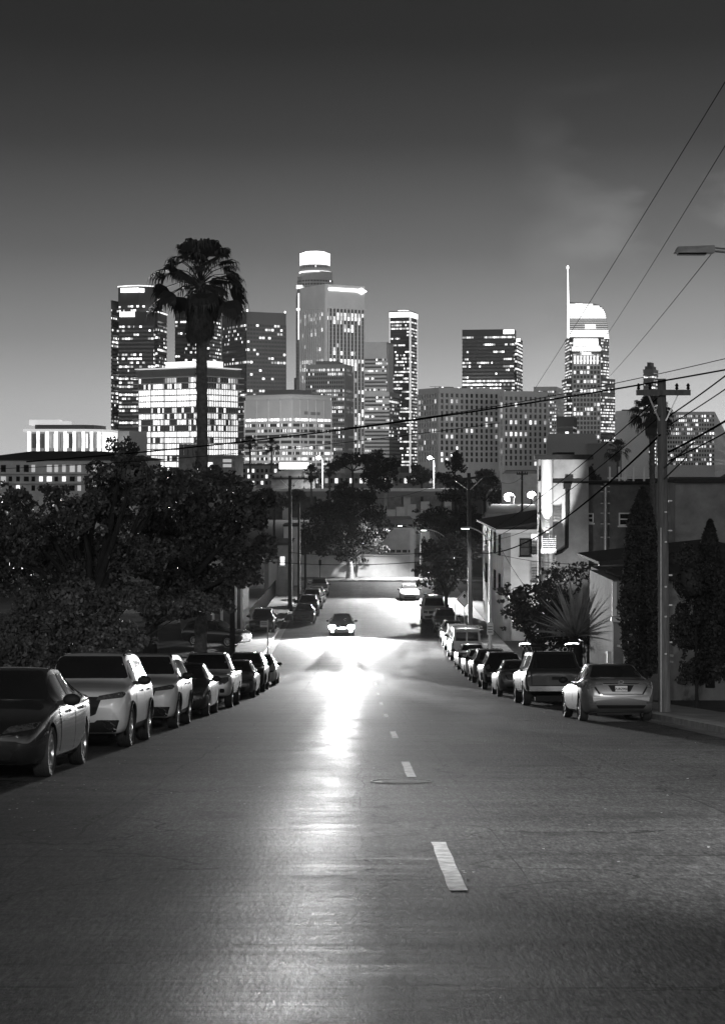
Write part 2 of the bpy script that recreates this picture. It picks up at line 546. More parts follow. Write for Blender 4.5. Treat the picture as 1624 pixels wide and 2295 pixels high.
east = wr(sp.outputs['X'], -.18, .2, .88, 1.22)
sky_streak = wm('MULTIPLY', wr(cn.outputs['Fac'], .46, .70, 0, .2), wm('MULTIPLY', wr(sp.outputs['X'], .08, .17, 0, 1), wr(sp.outputs['Z'], .17, .215, 1, 0)))  # slanting streak of light painted into the sky on the right
tot = wm('ADD', wm('ADD', wm('MULTIPLY', rp_.outputs['Color'], east), sky_streak), wm('MULTIPLY', bw.outputs['Val'], .02))
# fill glow added to the sky behind the viewer, for surfaces facing the camera
back = wm('MULTIPLY', wr(sp.outputs['Y'], .1, -.5, 0, 1), wr(sp.outputs['Z'], .12, .5, .6, 0))
tot = wm('ADD', tot, back)
L.new(tot, bg.inputs['Color']); bg.inputs['Strength'].default_value = 1.0

hz = MB().box(-1600, 1600, -125, 3300, -17, 400).build('haze', None, None)
hz.data.materials.clear()
hm = bpy.data.materials.new('haze_air'); hm.use_nodes = True
hn = hm.node_tree; hn.nodes.remove(hn.nodes['Principled BSDF'])
pv = hn.nodes.new('ShaderNodeVolumePrincipled'); setg(pv.inputs['Color'], .9)
pv.inputs['Density'].default_value = .00007; pv.inputs['Anisotropy'].default_value = .2
hn.links.new(pv.outputs['Volume'], hn.nodes['Material Output'].inputs['Volume'])
hz.data.materials.append(hm)
tag(hz, kind='stuff')

cd = bpy.data.cameras.new('camera'); cam = bpy.data.objects.new('camera', cd); COL.objects.link(cam)
cam.location = (0, 0, 0); cam.rotation_euler = (R(90), 0, 0)
cd.sensor_fit = 'VERTICAL'; cd.sensor_height = 36; cd.lens = 36 * F / 2295.0
cd.shift_y = -(1147.5 - HY) / 2295.0
cd.clip_start = .2; cd.clip_end = 12000
SC.camera = cam
SC.view_settings.view_transform = 'Standard'; SC.view_settings.look = 'None'
SC.view_settings.exposure = 0; SC.view_settings.gamma = 1
SC.cycles.use_denoising = True
SC.cycles.volume_bounces = 0
SC.cycles.max_bounces = 5; SC.cycles.diffuse_bounces = 2; SC.cycles.glossy_bounces = 3; SC.cycles.transparent_max_bounces = 6
SC.cycles.sample_clamp_indirect = 1.5


def spot(name, loc, target, power, angle, blend=.4, rad=.1, parent=None):
    l = bpy.data.lights.new(name, 'SPOT'); l.energy = power; l.spot_size = R(angle); l.spot_blend = blend; l.shadow_soft_size = rad
    o = bpy.data.objects.new(name, l); COL.objects.link(o)
    loc = Vector(loc); d = Vector(target) - loc
    o.location = loc; o.rotation_euler = d.to_track_quat('-Z', 'Y').to_euler()
    if parent is not None:
        o.parent = parent; o.matrix_parent_inverse = parent.matrix_basis.inverted()
    return o


# ================================================================ VEGETATION
def leaf_mesh(name, pts, size, mt, seed=0, up=.3, aspect=.55, out=None):
    """many leaf-sized diamond faces, one at each point"""
    rs = np.random.RandomState(seed); n = len(pts)
    a = rs.normal(size=(n, 3)); a[:, 2] = a[:, 2] * .7 + up * 0
    if out is not None: a += out * .5
    a /= np.linalg.norm(a, axis=1)[:, None]
    t = rs.normal(size=(n, 3)); t[:, 2] -= .35
    t -= a * (t * a).sum(1)[:, None]; t /= np.linalg.norm(t, axis=1)[:, None]
    w = np.cross(a, t)
    s = size * rs.uniform(.6, 1.35, n)[:, None]
    v = np.empty((n, 4, 3), np.float32)
    v[:, 0] = pts - t * s * .5
    v[:, 1] = pts + w * s * aspect * .5 + t * s * .05 + a * s * .06
    v[:, 2] = pts + t * s * .5
    v[:, 3] = pts - w * s * aspect * .5 + t * s * .05 + a * s * .06
    m = bpy.data.meshes.new(name)
    m.vertices.add(n * 4); m.vertices.foreach_set('co', v.ravel())
    m.loops.add(n * 4); m.loops.foreach_set('vertex_index', np.arange(n * 4, dtype=np.int32))
    m.polygons.add(n); m.polygons.foreach_set('loop_start', np.arange(0, n * 4, 4, dtype=np.int32))
    m.polygons.foreach_set('loop_total', np.full(n, 4, dtype=np.int32))
    m.materials.append(mt); m.update(); m.validate()
    return m


def blob_points(blobs, n, seed, shell=.55):
    rs = np.random.RandomState(seed)
    vol = np.array([b[3] * b[4] * b[5] for b in blobs]) ** .75; vol = vol / vol.sum()
    P_ = []; O_ = []
    for bl, f in zip(blobs, vol):
        k = max(8, int(n * f))
        d = rs.normal(size=(k, 3)); d /= np.linalg.norm(d, axis=1)[:, None]
        # leaves gather in sprays, with gaps between them
        fr = rs.normal(size=(7, 3)) * 2.2; ph = rs.uniform(0, 6.28, 7)
        lump = np.sin(d @ fr.T + ph).mean(1)
        r = (shell + (1 - shell) * rs.uniform(0, 1, k) ** .6) * (1 + .55 * lump)
        P_.append(np.array(bl[:3]) + d * np.array(bl[3:6]) * r[:, None]); O_.append(d)
    return np.concatenate(P_), np.concatenate(O_)


def tree(name, label, cat, base, blobs, n, leaf, mt, seed, bark='bark', trunk_r=.2, trunk_pts=None, group=None, limbs=True, fork=None):
    """blobs: crown clumps in world coordinates (x,y,z,rx,ry,rz)"""
    base = Vector(base)
    t = thing(name, label, cat, base, group=group)
    loc = [(b[0] - base.x, b[1] - base.y, b[2] - base.z) + tuple(b[3:]) for b in blobs]
    r2 = random.Random(seed * 7 + 1); subs = []
    for l in loc:      # every clump breaks into smaller sprays
        subs.append(l[:3] + tuple(q * .72 for q in l[3:]))
        for k in range(9):
            far_ = k > 4; d = Vector((r2.gauss(0, 1), r2.gauss(0, 1), r2.gauss(0, 1))).normalized() * (r2.uniform(1.0, 1.4) if far_ else r2.uniform(.55, 1.0)); f = r2.uniform(.1, .24) if far_ else r2.uniform(.26, .5)
            subs.append((l[0] + d.x * l[3], l[1] + d.y * l[4], l[2] + d.z * l[5], l[3] * f, l[4] * f, l[5] * f))
    b = MB()
    fk = Vector(fork) - base if fork is not None else Vector((0, 0, min(l[2] - l[5] * .6 for l in loc)))
    fk.z = max(fk.z, .5)
    rs = random.Random(seed)
    mid = fk * .5 + Vector((rs.uniform(-.1, .1), rs.uniform(-.1, .1), 0))
    b.tube([(0, 0, -.2), Vector((0, 0, .25)), mid, fk], [trunk_r * 1.35, trunk_r * 1.05, trunk_r * .9, trunk_r * .75], 9)
    b.build('trunk', M_[bark], t, 60)
    if limbs:
        b = MB()
        for l in loc:
            c = Vector(l[:3]); m1 = fk.lerp(c, .5) + Vector((rs.uniform(-.3, .3), rs.uniform(-.3, .3), rs.uniform(0, .4)))
            b.tube([fk - Vector((0, 0, .15)), m1, c], [trunk_r * .55, trunk_r * .32, trunk_r * .12], 6)
            for k in range(4):
                e = c + Vector((rs.uniform(-1, 1) * l[3], rs.uniform(-1, 1) * l[4], rs.uniform(-.4, 1) * l[5])) * .8
                b.tube([m1.lerp(c, .6), c.lerp(e, .5) + Vector((0, 0, .1)), e], [trunk_r * .16, trunk_r * .1, trunk_r * .03], 4)
        b.build('limbs', M_[bark], t, 60)
    pts, out = blob_points(subs, n, seed)
    link('crown', leaf_mesh('crown', pts, leaf, M_[mt], seed, out=out), t)
    return t


def px_blobs(lst, d, dd=1.0):
    """crown clumps given by photograph position and radius, at depth d"""
    out = []
    for i, (px, py, rx, ry) in enumerate(lst):
        dy = ((i * 37) % 11 / 10 - .5) * 2 * dd
        k = (d + dy) / F
        out.append(((px - CX) * k, d + dy, (HY - py) * k, rx * k, max(rx, ry) * k * .8, ry * k))
    return out


# --- big street trees on the left
BT = [(560, 1150, 62, 52), (505, 1205, 70, 60), (590, 1225, 42, 44), (440, 1150, 60, 55), (520, 1105, 48, 36), (470, 1085, 52, 38), (585, 1120, 34, 26),
      (420, 1230, 70, 60), (350, 1190, 75, 62), (545, 1280, 52, 42), (470, 1300, 62, 46), (390, 1310, 66, 48), (330, 1270, 60, 50), (420, 1360, 60, 34), (350, 1370, 56, 34), (500, 1345, 40, 30)]
tree('street_tree', 'dark broad street tree around the tall palm trunk, above the parked white cars', 'tree', (X(330, 63), 63, zr(63) + .1),
     px_blobs(BT, 63, 1.6), 38000, .15, 'leaf', 11, trunk_r=.3, fork=P(340, 1390, 63))
BT2 = [(300, 1060, 66, 46), (275, 1020, 40, 32), (235, 1090, 62, 48), (330, 1110, 62, 48), (390, 1075, 50, 40), (260, 1160, 78, 60), (180, 1150, 66, 56), (130, 1190, 58, 60),
       (210, 1240, 74, 60), (300, 1250, 70, 58), (120, 1270, 62, 54), (60, 1200, 58, 60), (180, 1310, 66, 50), (270, 1330, 60, 46), (90, 1350, 60, 46), (40, 1120, 44, 36), (-10, 1180, 50, 60), (10, 1250, 50, 60), (120, 1110, 34, 26), (30, 1290, 64, 60)]
tree('street_tree', 'leafy dark tree at the left edge, in front of the arched-window apartments', 'tree', (X(185, 56), 56, zr(56) + .1),
     px_blobs(BT2, 56, 1.5), 36000, .14, 'leaf', 12, trunk_r=.26, fork=P(200, 1360, 56))
BS = [(150, 1340, 66, 46), (230, 1350, 66, 44), (80, 1370, 70, 50), (300, 1345, 54, 38), (180, 1410, 70, 46), (110, 1440, 62, 44), (250, 1420, 60, 40), (30, 1430, 60, 56), (380, 1370, 48, 30), (450, 1350, 38, 26), (140, 1480, 60, 34), (210, 1475, 56, 32), (300, 1430, 46, 32)]
tree('hedge_bush', 'tall lamp-lit leafy bush on the left pavement behind the white sport utility cars', 'bush', (X(190, 47), 47, zr(47) + .1),
     px_blobs(BS, 47, .8), 16000, .12, 'leaflight', 13, trunk_r=.07, fork=P(190, 1500, 47))
tree('hedge_bush', 'low ragged bush at the left edge beside the black sedan', 'bush', (X(20, 37), 37, zr(37) + .1),
     px_blobs([(20, 1490, 60, 60), (70, 1470, 44, 44), (-30, 1460, 60, 70)], 37, .5), 3000, .12, 'leaf', 14, trunk_r=.06, fork=P(20, 1560, 37))

# --- street tree on the right and garden trees
tree('street_tree', 'lamp-lit street tree on the right pavement leaning over the parked vans', 'tree', (7.1, 150, zr(150) + .1),
     px_blobs([(985, 1250, 40, 34), (1010, 1215, 34, 26), (960, 1225, 24, 20), (1025, 1275, 38, 34), (965, 1285, 34, 30), (1000, 1310, 40, 26), (1045, 1240, 26, 24)], 150, 1.5),
     7000, .26, 'leaf', 21, trunk_r=.2, fork=P(1000, 1335, 150))
tree('shade_tree', 'dark round-headed fig tree with a white-painted trunk across the end of the street', 'tree', (X(783, 201), 201, zr(201) + .1),
     px_blobs([(770, 1180, 76, 52), (715, 1190, 54, 46), (830, 1170, 44, 40), (760, 1150, 66, 30), (700, 1215, 40, 34), (820, 1210, 46, 34), (765, 1225, 60, 28), (740, 1140, 46, 24), (805, 1145, 46, 26)], 201, 2.2),
     13000, .34, 'leafdark', 22, bark='barkpale', trunk_r=.42, fork=P(781, 1250, 201))
tree('shade_tree', 'dark spreading tree right of the concrete ramp behind the three lamp posts', 'tree', (X(1000, 232), 232, zr(232) + .1),
     px_blobs([(1000, 1165, 62, 30), (1050, 1165, 46, 30), (950, 1170, 40, 26), (1020, 1190, 60, 26), (970, 1150, 36, 18), (1075, 1185, 34, 28)], 232, 2.5),
     8000, .38, 'leafdark', 23, trunk_r=.35, fork=P(1000, 1225, 232))
tree('tall_tree', 'tall loose eucalyptus with a pale trunk standing before the elevated freeway', 'tree', (X(862, 370), 370, -13.9),
     px_blobs([(850, 1040, 36, 24), (875, 1060, 26, 26), (830, 1070, 28, 24), (862, 1085, 32, 18), (840, 1022, 22, 14), (885, 1040, 14, 18)], 370, 3),
     6000, .5, 'leafdark', 24, bark='barkpale', trunk_r=.4, fork=P(864, 1095, 370))
tree('low_tree', 'low bushy dark tree in front of the freeway, left of the pale-trunked eucalyptus', 'tree', (X(785, 330), 330, -13.9),
     px_blobs([(785, 1105, 34, 20), (755, 1112, 26, 18), (820, 1118, 34, 18), (770, 1092, 20, 12)], 330, 3), 4000, .45, 'leafdark', 25, trunk_r=.3)
tree('tall_tree', 'tall narrow dark tree behind the wooden pole with a crossarm on the right', 'tree', (X(1020, 380), 380, -13.9),
     px_blobs([(1020, 1040, 20, 22), (1005, 1075, 26, 22), (1040, 1085, 26, 20), (1015, 1110, 34, 20), (1022, 1022, 12, 12)], 380, 3), 5000, .5, 'leafdark', 26, trunk_r=.35)
tree('low_tree', 'hazy round tree between the wooden pole and the floodlights on the right', 'tree', (X(1085, 330), 330, -13.9),
     px_blobs([(1085, 1085, 30, 26), (1060, 1105, 26, 22), (1110, 1110, 26, 20), (1090, 1060, 18, 14)], 330, 3), 4000, .45, 'leaf', 27, trunk_r=.3)
tree('low_tree', 'small wispy tree beneath the freeway left of the wooden poles', 'tree', (X(615, 300), 300, -13.9),
     px_blobs([(615, 1115, 22, 16), (635, 1125, 20, 14), (660, 1112, 24, 18)], 300, 2), 2200, .42, 'leaf', 28, trunk_r=.2)
tree('low_tree', 'dark tree mass rising between the office towers and the freeway lamp in the middle', 'tree', (X(790, 520), 520, -13.9),
     px_blobs([(780, 1030, 36, 16), (820, 1028, 28, 16), (755, 1040, 22, 14), (850, 1045, 30, 16)], 520, 4), 3500, .7, 'leafdark', 29, trunk_r=.4)
tree('low_tree', 'dark clump of trees beside the right-hand freeway lamp', 'tree', (X(945, 520), 520, -13.9),
     px_blobs([(945, 1060, 30, 18), (925, 1075, 22, 14), (970, 1070, 22, 16)], 520, 4), 2600, .7, 'leafdark', 30, trunk_r=.4)
tree('garden_tree', 'small dark tree behind the floodlit corner pilaster block', 'tree', (X(1325, 190), 190, zr(190)),
     px_blobs([(1325, 1060, 12, 14), (1318, 1072, 12, 10), (1335, 1075, 12, 12)], 190, 1), 900, .3, 'leafdark', 31, trunk_r=.15)
tree('garden_shrub', 'dense feathery shrub in front of the white apartment house', 'shrub', (X(1170, 96), 96, zr(96)),
     px_blobs([(1165, 1335, 40, 28), (1195, 1360, 40, 34), (1150, 1365, 28, 26), (1215, 1320, 30, 22), (1180, 1395, 46, 30), (1230, 1380, 34, 30)], 96, 1.2), 5200, .2, 'leaf', 32, trunk_r=.08, fork=P(1180, 1420, 96))
tree('garden_shrub', 'thin twiggy shrub against the floodlit wall, left of the spiky agave', 'shrub', (X(1255, 90), 90, zr(90)),
     px_blobs([(1240, 1295, 34, 26), (1275, 1290, 36, 26), (1310, 1285, 34, 26), (1225, 1330, 30, 24), (1265, 1330, 34, 24)], 90, 1), 1300, .17, 'leaf', 33, trunk_r=.06, fork=P(1258, 1360, 90))
tree('garden_shrub', 'clipped dark bush under the cypress, right of the small stucco house', 'shrub', (X(1445, 55), 55, zr(55)),
     px_blobs([(1450, 1420, 34, 34), (1435, 1460, 26, 34), (1470, 1460, 30, 36), (1450, 1500, 34, 26), (1460, 1380, 26, 26)], 55, .5), 8000, .1, 'leaf', 34, trunk_r=.05)
tree('garden_shrub', 'dark hedge at the right edge behind the wooden utility pole', 'shrub', (X(1560, 53), 53, zr(53)),
     px_blobs([(1540, 1300, 40, 70), (1600, 1320, 44, 80), (1540, 1420, 44, 60), (1600, 1440, 46, 70), (1570, 1500, 60, 40)], 53, .6), 15000, .12, 'leafdark', 35, trunk_r=.06)
tree('garden_shrub', 'low dark shrub along the fence behind the black sport utility car', 'shrub', (X(1215, 84), 84, zr(84)),
     px_blobs([(1205, 1430, 30, 26), (1235, 1440, 34, 26), (1270, 1440, 36, 26), (1310, 1440, 40, 30)], 84, .8), 2600, .14, 'leafdark', 36, trunk_r=.05)


def cypress(label, px, d, ytop, ybot, rx, seed):
    base = P(px, ybot, d); h = (ybot - ytop) / F * d; r = rx / F * d
    t = thing('cypress_tree', label, 'tree', base)
    MB().tube([(0, 0, -.3), (0, 0, h * .5), (0, 0, h * .93)], [.16, .09, .03], 7).build('trunk', M_['bark'], t, 60)
    rs = np.random.RandomState(seed); n = 11000
    q = rs.uniform(0, 1, n) ** .8
    a = rs.uniform(0, 6.283, n)
    lump = 1 + .14 * np.sin(a * 3 + q * 14) + .1 * np.sin(a * 5 - q * 23)
    rr = r * (1 - q ** 3.4) ** .8 * (.55 + .45 * np.minimum(q / .12, 1)) * lump * rs.uniform(.72, 1.06, n)
    pts = np.stack([rr * np.cos(a), rr * np.sin(a), q * h + .2], 1)
    out = np.stack([np.cos(a), np.sin(a), np.full(n, 1.2)], 1)
    link('crown', leaf_mesh('crown', pts, .17, M_['leafdark'], seed, out=out, aspect=.35), t)


cypress('broad black cypress standing left of the wooden utility pole', 1439, 54, 1108, 1520, 47, 41)
cypress('narrow dark cypress at the right edge, right of the wooden utility pole', 1590, 57, 1180, 1520, 34, 42)


def fan(b, c, d, up, rad, rs, droop=.5, n=22, spread=2.5, live=True):
    """one fan-shaped palm leaf: folded blades radiating from c about direction d, tips hanging"""
    d = d.normalized(); side = d.cross(up).normalized(); nrm = side.cross(d)
    for k in range(n):
        t = (k / (n - 1) - .5) * spread
        dir_ = (d * math.cos(t) + side * math.sin(t)).normalized()
        l = rad * (1 - .22 * abs(t) / (spread / 2)) * rs.uniform(.88, 1.08)
        w = rad * .075
        perp = nrm.cross(dir_).normalized()
        fold = nrm * w * (.5 if k % 2 else -.5)
        p0 = c
        p1 = c + dir_ * l * .55 + fold
        g = Vector((0, 0, -1))
        p2 = c + dir_ * l * .8 + g * l * droop * .16
        p3 = c + dir_ * l * (.93 if rs.random() < .7 else .8) + g * l * droop * rs.uniform(.35, .75)
        b.add([p0, p1 - perp * w, p1 + perp * w, p2 - perp * w * .55, p2 + perp * w * .55, p3], [(0, 1, 2), (1, 3, 4, 2), (3, 5, 4)])


def palm(label, base, top, tr0, tr1, frond, seed, nf=38, skirt=1.9, skirtw=.55, blades=22, group=None, pet=1.0):
    base = Vector(base); top = Vector(top); h = top - base
    t = thing('palm_tree', label, 'palm tree', base, group=group)
    rs = random.Random(seed)
    b = MB(); n = 44 if tr0 > .12 else 10
    pts = []; rr = []
    for i in range(n + 1):
        q = i / n
        pts.append(h * q + Vector((math.sin(q * 3.0) * .07 * tr0 / .2, 0, 0)))
        rr.append((tr0 * (1.25 - .25 * min(1, q * 8)) * (1 - q) + tr1 * q) * (1 + (.06 if i % 2 else -.05)))
    b.tube(pts, rr, 12)
    if tr0 > .12:   # old leaf bases sticking out of the trunk
        for i in range(420):
            q = rs.random() ** .7; a = rs.uniform(0, 6.283)
            if q < .2: continue
            c = h * q; r_ = tr0 * (1 - q) + tr1 * q
            o = Vector((math.cos(a), math.sin(a), 0))
            s = Vector((-math.sin(a), math.cos(a), 0)) * .04
            p = c + o * r_ * .9
            e = c + o * (r_ + rs.uniform(.03, .1)) + Vector((0, 0, rs.uniform(.06, .16)))
            b.add([p - s, p + s, e], [(0, 1, 2)])
    b.build('trunk', M_['palmbark'], t, 60)
    # dead leaves hanging as a skirt
    b = MB(); ns = int(70 * (1 if tr0 > .12 else .3))
    for i in range(ns):
        a = rs.uniform(0, 6.283); q = rs.random()
        o = Vector((math.cos(a), math.sin(a), 0))
        st = h + o * tr1 * .8 - Vector((0, 0, q * skirt * .55))
        kn = st + o * skirtw * (rs.uniform(.35, .9)) * (1 - q * .35) + Vector((0, 0, -.25))
        b.tube([st, (st + kn) / 2 + Vector((0, 0, .05)), kn], .02, 4, False)
        dn = (o * rs.uniform(-.35, .2) + Vector((0, 0, -1)))
        fan(b, kn, dn, o, skirt * rs.uniform(.28, .5), rs, .3, 9, 1.1)
    b.build('dead_leaf_skirt', M_['palmdead'], t)
    # live fans
    for i in range(nf):
        q = (i + .5) / nf
        el = R(88) - (q ** 1.25) * R(112) + rs.uniform(-.12, .12)
        a = i * 2.39996 + rs.uniform(-.2, .2)
        o = Vector((math.cos(a) * math.cos(el), math.sin(a) * math.cos(el), math.sin(el)))
        pl = frond * pet * rs.uniform(.85, 1.1) * (.8 + .2 * math.cos(el))
        c0 = h + Vector((0, 0, .1 - .35 * q))
        c1 = c0 + o * pl * .55 + Vector((0, 0, .06 * pl))
        c2 = c0 + o * pl - Vector((0, 0, .10 * pl))
        b = MB(); b.tube([c0, c1, c2], [.03, .022, .016], 5, False)
        dd = (c2 - c1).normalized() + Vector((0, 0, -.16))
        rl = rs.uniform(-.6, .6)
        side = dd.cross(Vector((0, 0, 1)));
        if side.length < .1: side = Vector((1, 0, 0))
        upv = (side.normalized().cross(dd).normalized() * math.cos(rl) + side.normalized() * math.sin(rl))
        fan(b, c2, dd, upv, frond * rs.uniform(.85, 1.1), rs, .85, blades, 2.35)
        b.build('leaf', M_['palmleaf'], t)
    return t


palm('tall fan palm with a shaggy dead skirt, rising above the dark tree on the left', (X(448, 70), 70, zr(70) + .1), P(449, 630, 70), .25, .20, .92, 5, nf=40, skirt=2.5, skirtw=.56, pet=1.5)
palm('mid-size fan palm just behind the crossarm of the right utility pole', (X(1463, 92), 92, zr(92)), P(1458, 925, 92), .16, .13, .72, 6, nf=30, skirt=1.1, skirtw=.35, blades=14)
PG = 'small fan palms in the distance'
for lab, px, py, d, fr, pb in (('small fan palm beyond the flat-roofed block, below the two thin wires on the right', 1383, 1010, 210, .95, 1080),
                               ('small fan palm right beside the left wooden pole with a crossarm', 697, 1062, 250, .95, 1180),
                               ('thin distant palm right of the left freeway lamp', 738, 1052, 300, .8, 1150),
                               ('left of two distant palms in front of the pale concrete office block', 560, 995, 420, 1.35, 1060),
                               ('right of two distant palms in front of the pale concrete office block', 608, 1000, 420, 1.35, 1060)):
    palm(lab, P(px, pb, d), P(px, py, d), .11 * d / 250 + .04, .1 * d / 250 + .02, fr, int(px), nf=22, skirt=1.1, skirtw=.4, blades=11, group=PG)

M_['agave'] = mat('agave_leaf', .34, .5, var=.4, vs=2)
# --- agave with sword leaves
ag = thing('agave_plant', 'huge spiky agave in front of the small house, above the pickup roof rack', 'agave', (X(1290, 78), 78, P(0, 1432, 78).z))
rs = random.Random(9)
MB().lathe([(0.0, -1.2), (.3, -1.2), (.26, .1), (.12, .4), (0, .5)], 10).build('stem', M_['bark'], ag, 50)
for k in range(70):
    a = k * 2.39996; el = R(82 - 78 * ((k + .5) / 70) ** .9)
    L_ = rs.uniform(1.9, 2.9); w = .10
    o = Vector((math.cos(a) * math.cos(el), math.sin(a) * math.cos(el), math.sin(el)))
    s = Vector((-math.sin(a), math.cos(a), 0)) * w; nrm = s.normalized().cross(o) * .05
    b = MB(); q0 = Vector((0, 0, .1)); vs = []
    for i, (q, ww) in enumerate(((0, .7), (.3, 1), (.65, .75), (1, .02))):
        c = q0 + o * L_ * q - Vector((0, 0, .18 * q * q * math.cos(el)))
        vs += [c - s * ww, c + nrm * ww * -1, c + s * ww]
    fs = []
    for i in range(3):
        fs += [(3 * i, 3 * i + 1, 3 * i + 4, 3 * i + 3), (3 * i + 1, 3 * i + 2, 3 * i + 5, 3 * i + 4)]
    b.add(vs, fs); b.build('leaf', M_['agave'], ag)


# --- dry leaves and grit blown along the gutters and over the road
rs = np.random.RandomState(77); pts = []
for i in range(520):
    q = rs.rand(); y = 13 + 66 * rs.rand() ** 1.6
    if q < .4: x = KL + .1 + abs(rs.normal()) * .5 + (2.1 if rs.rand() < .5 else 0)
    elif q < .65: x = KR - .05 - abs(rs.normal()) * .4
    else: x = rs.uniform(KL + 1, KR - .5)
    pts.append((x, y, zr(y) + .012))
lm = leaf_mesh('fallen_leaves', np.array(pts), .035, M_['litter'], 3, aspect=.7, out=np.tile(np.array([[0, 0, 40.0]]), (520, 1)))
tag(link('fallen_leaves', lm), kind='stuff')


# ================================================================ THE CITY
def rect(x0, xc, x1, d, th, depth=None):
    """footprint seen as two faces meeting at column xc at distance d; th = how far the left face turns away"""
    th = R(th); c = Vector((X(xc, d), d))
    u = Vector((-math.cos(th), math.sin(th))); v = Vector((math.sin(th), math.cos(th)))
    r0 = (x0 - CX) / F; r1 = (x1 - CX) / F
    l = (c.x - r0 * d) / (math.cos(th) + r0 * math.sin(th)) if xc > x0 else (depth or 30)
    r = depth if depth is not None else (r1 * d - c.x) / (math.sin(th) - r1 * math.cos(th))
    a = c + u * l; b = c + v * r
    return [tuple(a), tuple(c), tuple(b), tuple(a + v * r)]


def outset(poly, q):
    n = len(poly); out = []
    for i in range(n):
        p = Vector(poly[i]); a = Vector(poly[i - 1]); b = Vector(poly[(i + 1) % n])
        e1 = (p - a).normalized(); e2 = (b - p).normalized()
        n1 = Vector((e1.y, -e1.x)); n2 = Vector((e2.y, -e2.x))
        m = n1 + n2; m = m / max(m.length_squared / 2, .3)
        out.append(tuple(p + m * q))
    return out


def ribbon(poly, z0, z1, cell, k, faces=None):
    b = MB(); u = k * 137.0; n = len(poly)
    for i in range(n):
        p = Vector(poly[i]); q = Vector(poly[(i + 1) % n]); l = (q - p).length
        cells = max(1, round(l / cell))
        if faces is None or i in faces:
            b.add([(p.x, p.y, z0), (q.x, q.y, z0), (q.x, q.y, z1), (p.x, p.y, z1)], [(0, 1, 2, 3)],
                  [[(u, k + .02), (u + cells, k + .02), (u + cells, k + .98), (u, k + .98)]])
        u += cells + 3
    return b


def block(root, poly, z1, fh, wall, win, glass=.55, cell=1.6, cap=3.0, zlow=None, zb=-14, fins=None, rec=.35, parapet=.8, band_name='window_band', maxb=95, fin_mat=None, fin_faces=None, fin_top=None):
    zlow = -12 if zlow is None else zlow
    core = outset(poly, -rec)
    w = MB(); w.prism(core, zb, z1 - .3)
    w.prism(poly, z1 - cap, z1)                     # blank top band
    top = z1 - cap; k = 0
    while top - fh > zlow and k < maxb:
        zt = top - .02; zb_ = top - fh * glass
        ribbon(outset(poly, -rec + .03), zb_, zt, cell, k).build(band_name, win, root)
        w.prism(poly, top - fh, zb_ - .01)          # spandrel slab
        top -= fh; k += 1
    w.prism(poly, zb, top - .02)
    w.build('wall', wall, root)
    if parapet:
        b = MB(); b.prism(outset(poly, .15), z1 + .01, z1 + parapet); b.build('parapet', wall, root)
    if fins:
        sp, fw, fd = fins; b = MB(); n = len(poly)
        zt = (z1 - cap * .98) if fin_top is None else fin_top
        for i in range(n):
            if fin_faces is not None and i not in fin_faces: continue
            p = Vector(poly[i]); q = Vector(poly[(i + 1) % n]); l = (q - p).length; e = (q - p).normalized(); nn = Vector((e.y, -e.x))
            m = max(1, round(l / sp))
            for j in range(m + 1):
                c = p + e * (l * j / m)
                a0 = c - e * fw / 2 - nn * (rec + .1); a1 = c + e * fw / 2 - nn * (rec + .1); a2 = c + e * fw / 2 + nn * fd; a3 = c - e * fw / 2 + nn * fd
                b.prism([tuple(a3), tuple(a2), tuple(a1), tuple(a0)][::-1], zlow - 2, zt)
        b.build('fins', fin_mat or wall, root)
    return top


def bld(name, label, cat, poly, group=None):
    c = sum((Vector(p) for p in poly), Vector((0, 0))) / len(poly)
    return tag(empty(name, (0, 0, 0)), label, cat, group)


def rooftop(root, poly, z, name='penthouse', mt=None, h=4):
    b = MB(); b.prism(poly, z, z + h); b.build(name, mt or M_['concrete'], root)


def face_panel(root, name, poly, i, f0, f1, z0, z1, mt, off=.4, th=.4):
    p = Vector(poly[i]); q = Vector(poly[(i + 1) % len(poly)]); e = q - p; nn = Vector((e.y, -e.x)).normalized()
    a = p + e * f0; c = p + e * f1
    b = MB(); b.prism([tuple(a + nn * off), tuple(c + nn * off), tuple(c + nn * (off - th)), tuple(a + nn * (off - th))][::-1], z0, z1)
    return b.build(name, mt, root)


C_ = {}
for k_, g_ in (('tdark', .06), ('tmid', .16), ('tgrey', .30), ('tpale', .48), ('tcream', .68)):
    C_[k_] = mat('tower_' + k_[1:], g_, .6, var=.12, vs=.06)


def zt(py, d): return (HY - py) / F * d


# --- curved glass tower at the left
d = 1950
T = bld('office_tower', 'tall dark curved glass tower at the far left, two bright signs near its top', 'skyscraper', [(0, 0)])
arc = [(x, d + dd) for x, dd in ((X(258, d), 46), (X(262, d), 12), (X(285, d), 3), (X(312, d), 0), (X(338, d), 6), (X(352, d), 16), (X(354, d), 50))]
wm1 = winmat('panes_curved_tower', 1, .36, 1.5, .75, .5, dim=.012)
block(T, arc, zt(643, d), 4.35, C_['tdark'], wm1, .5, 3.2, cap=20, zlow=-5, rec=.4)
b = MB(); b.prism(outset(arc, .7), zt(643, d) + .9, zt(639, d)); b.build('lit_rim', M_['striplit'], T)
face_panel(T, 'roof_sign', arc, 2, -.55, 1.0, zt(655, d), zt(645, d), M_['signon'], 1.2, .8)
face_panel(T, 'roof_sign', arc, 3, 0.02, .4, zt(655, d), zt(646, d), M_['signon'], 1.2, .8)
wing = rect(249, 252, 258.5, d + 14, 15, 24)
block(T, wing, zt(672, d), 4.35, C_['tdark'], winmat('panes_left_wing', 2, .25, 1.4, .6, .5), .5, 3.2, cap=9, zlow=-5)
wing = rect(330, 354, 368, d - 6, 8, 40)
zt_ = zt(703, d)
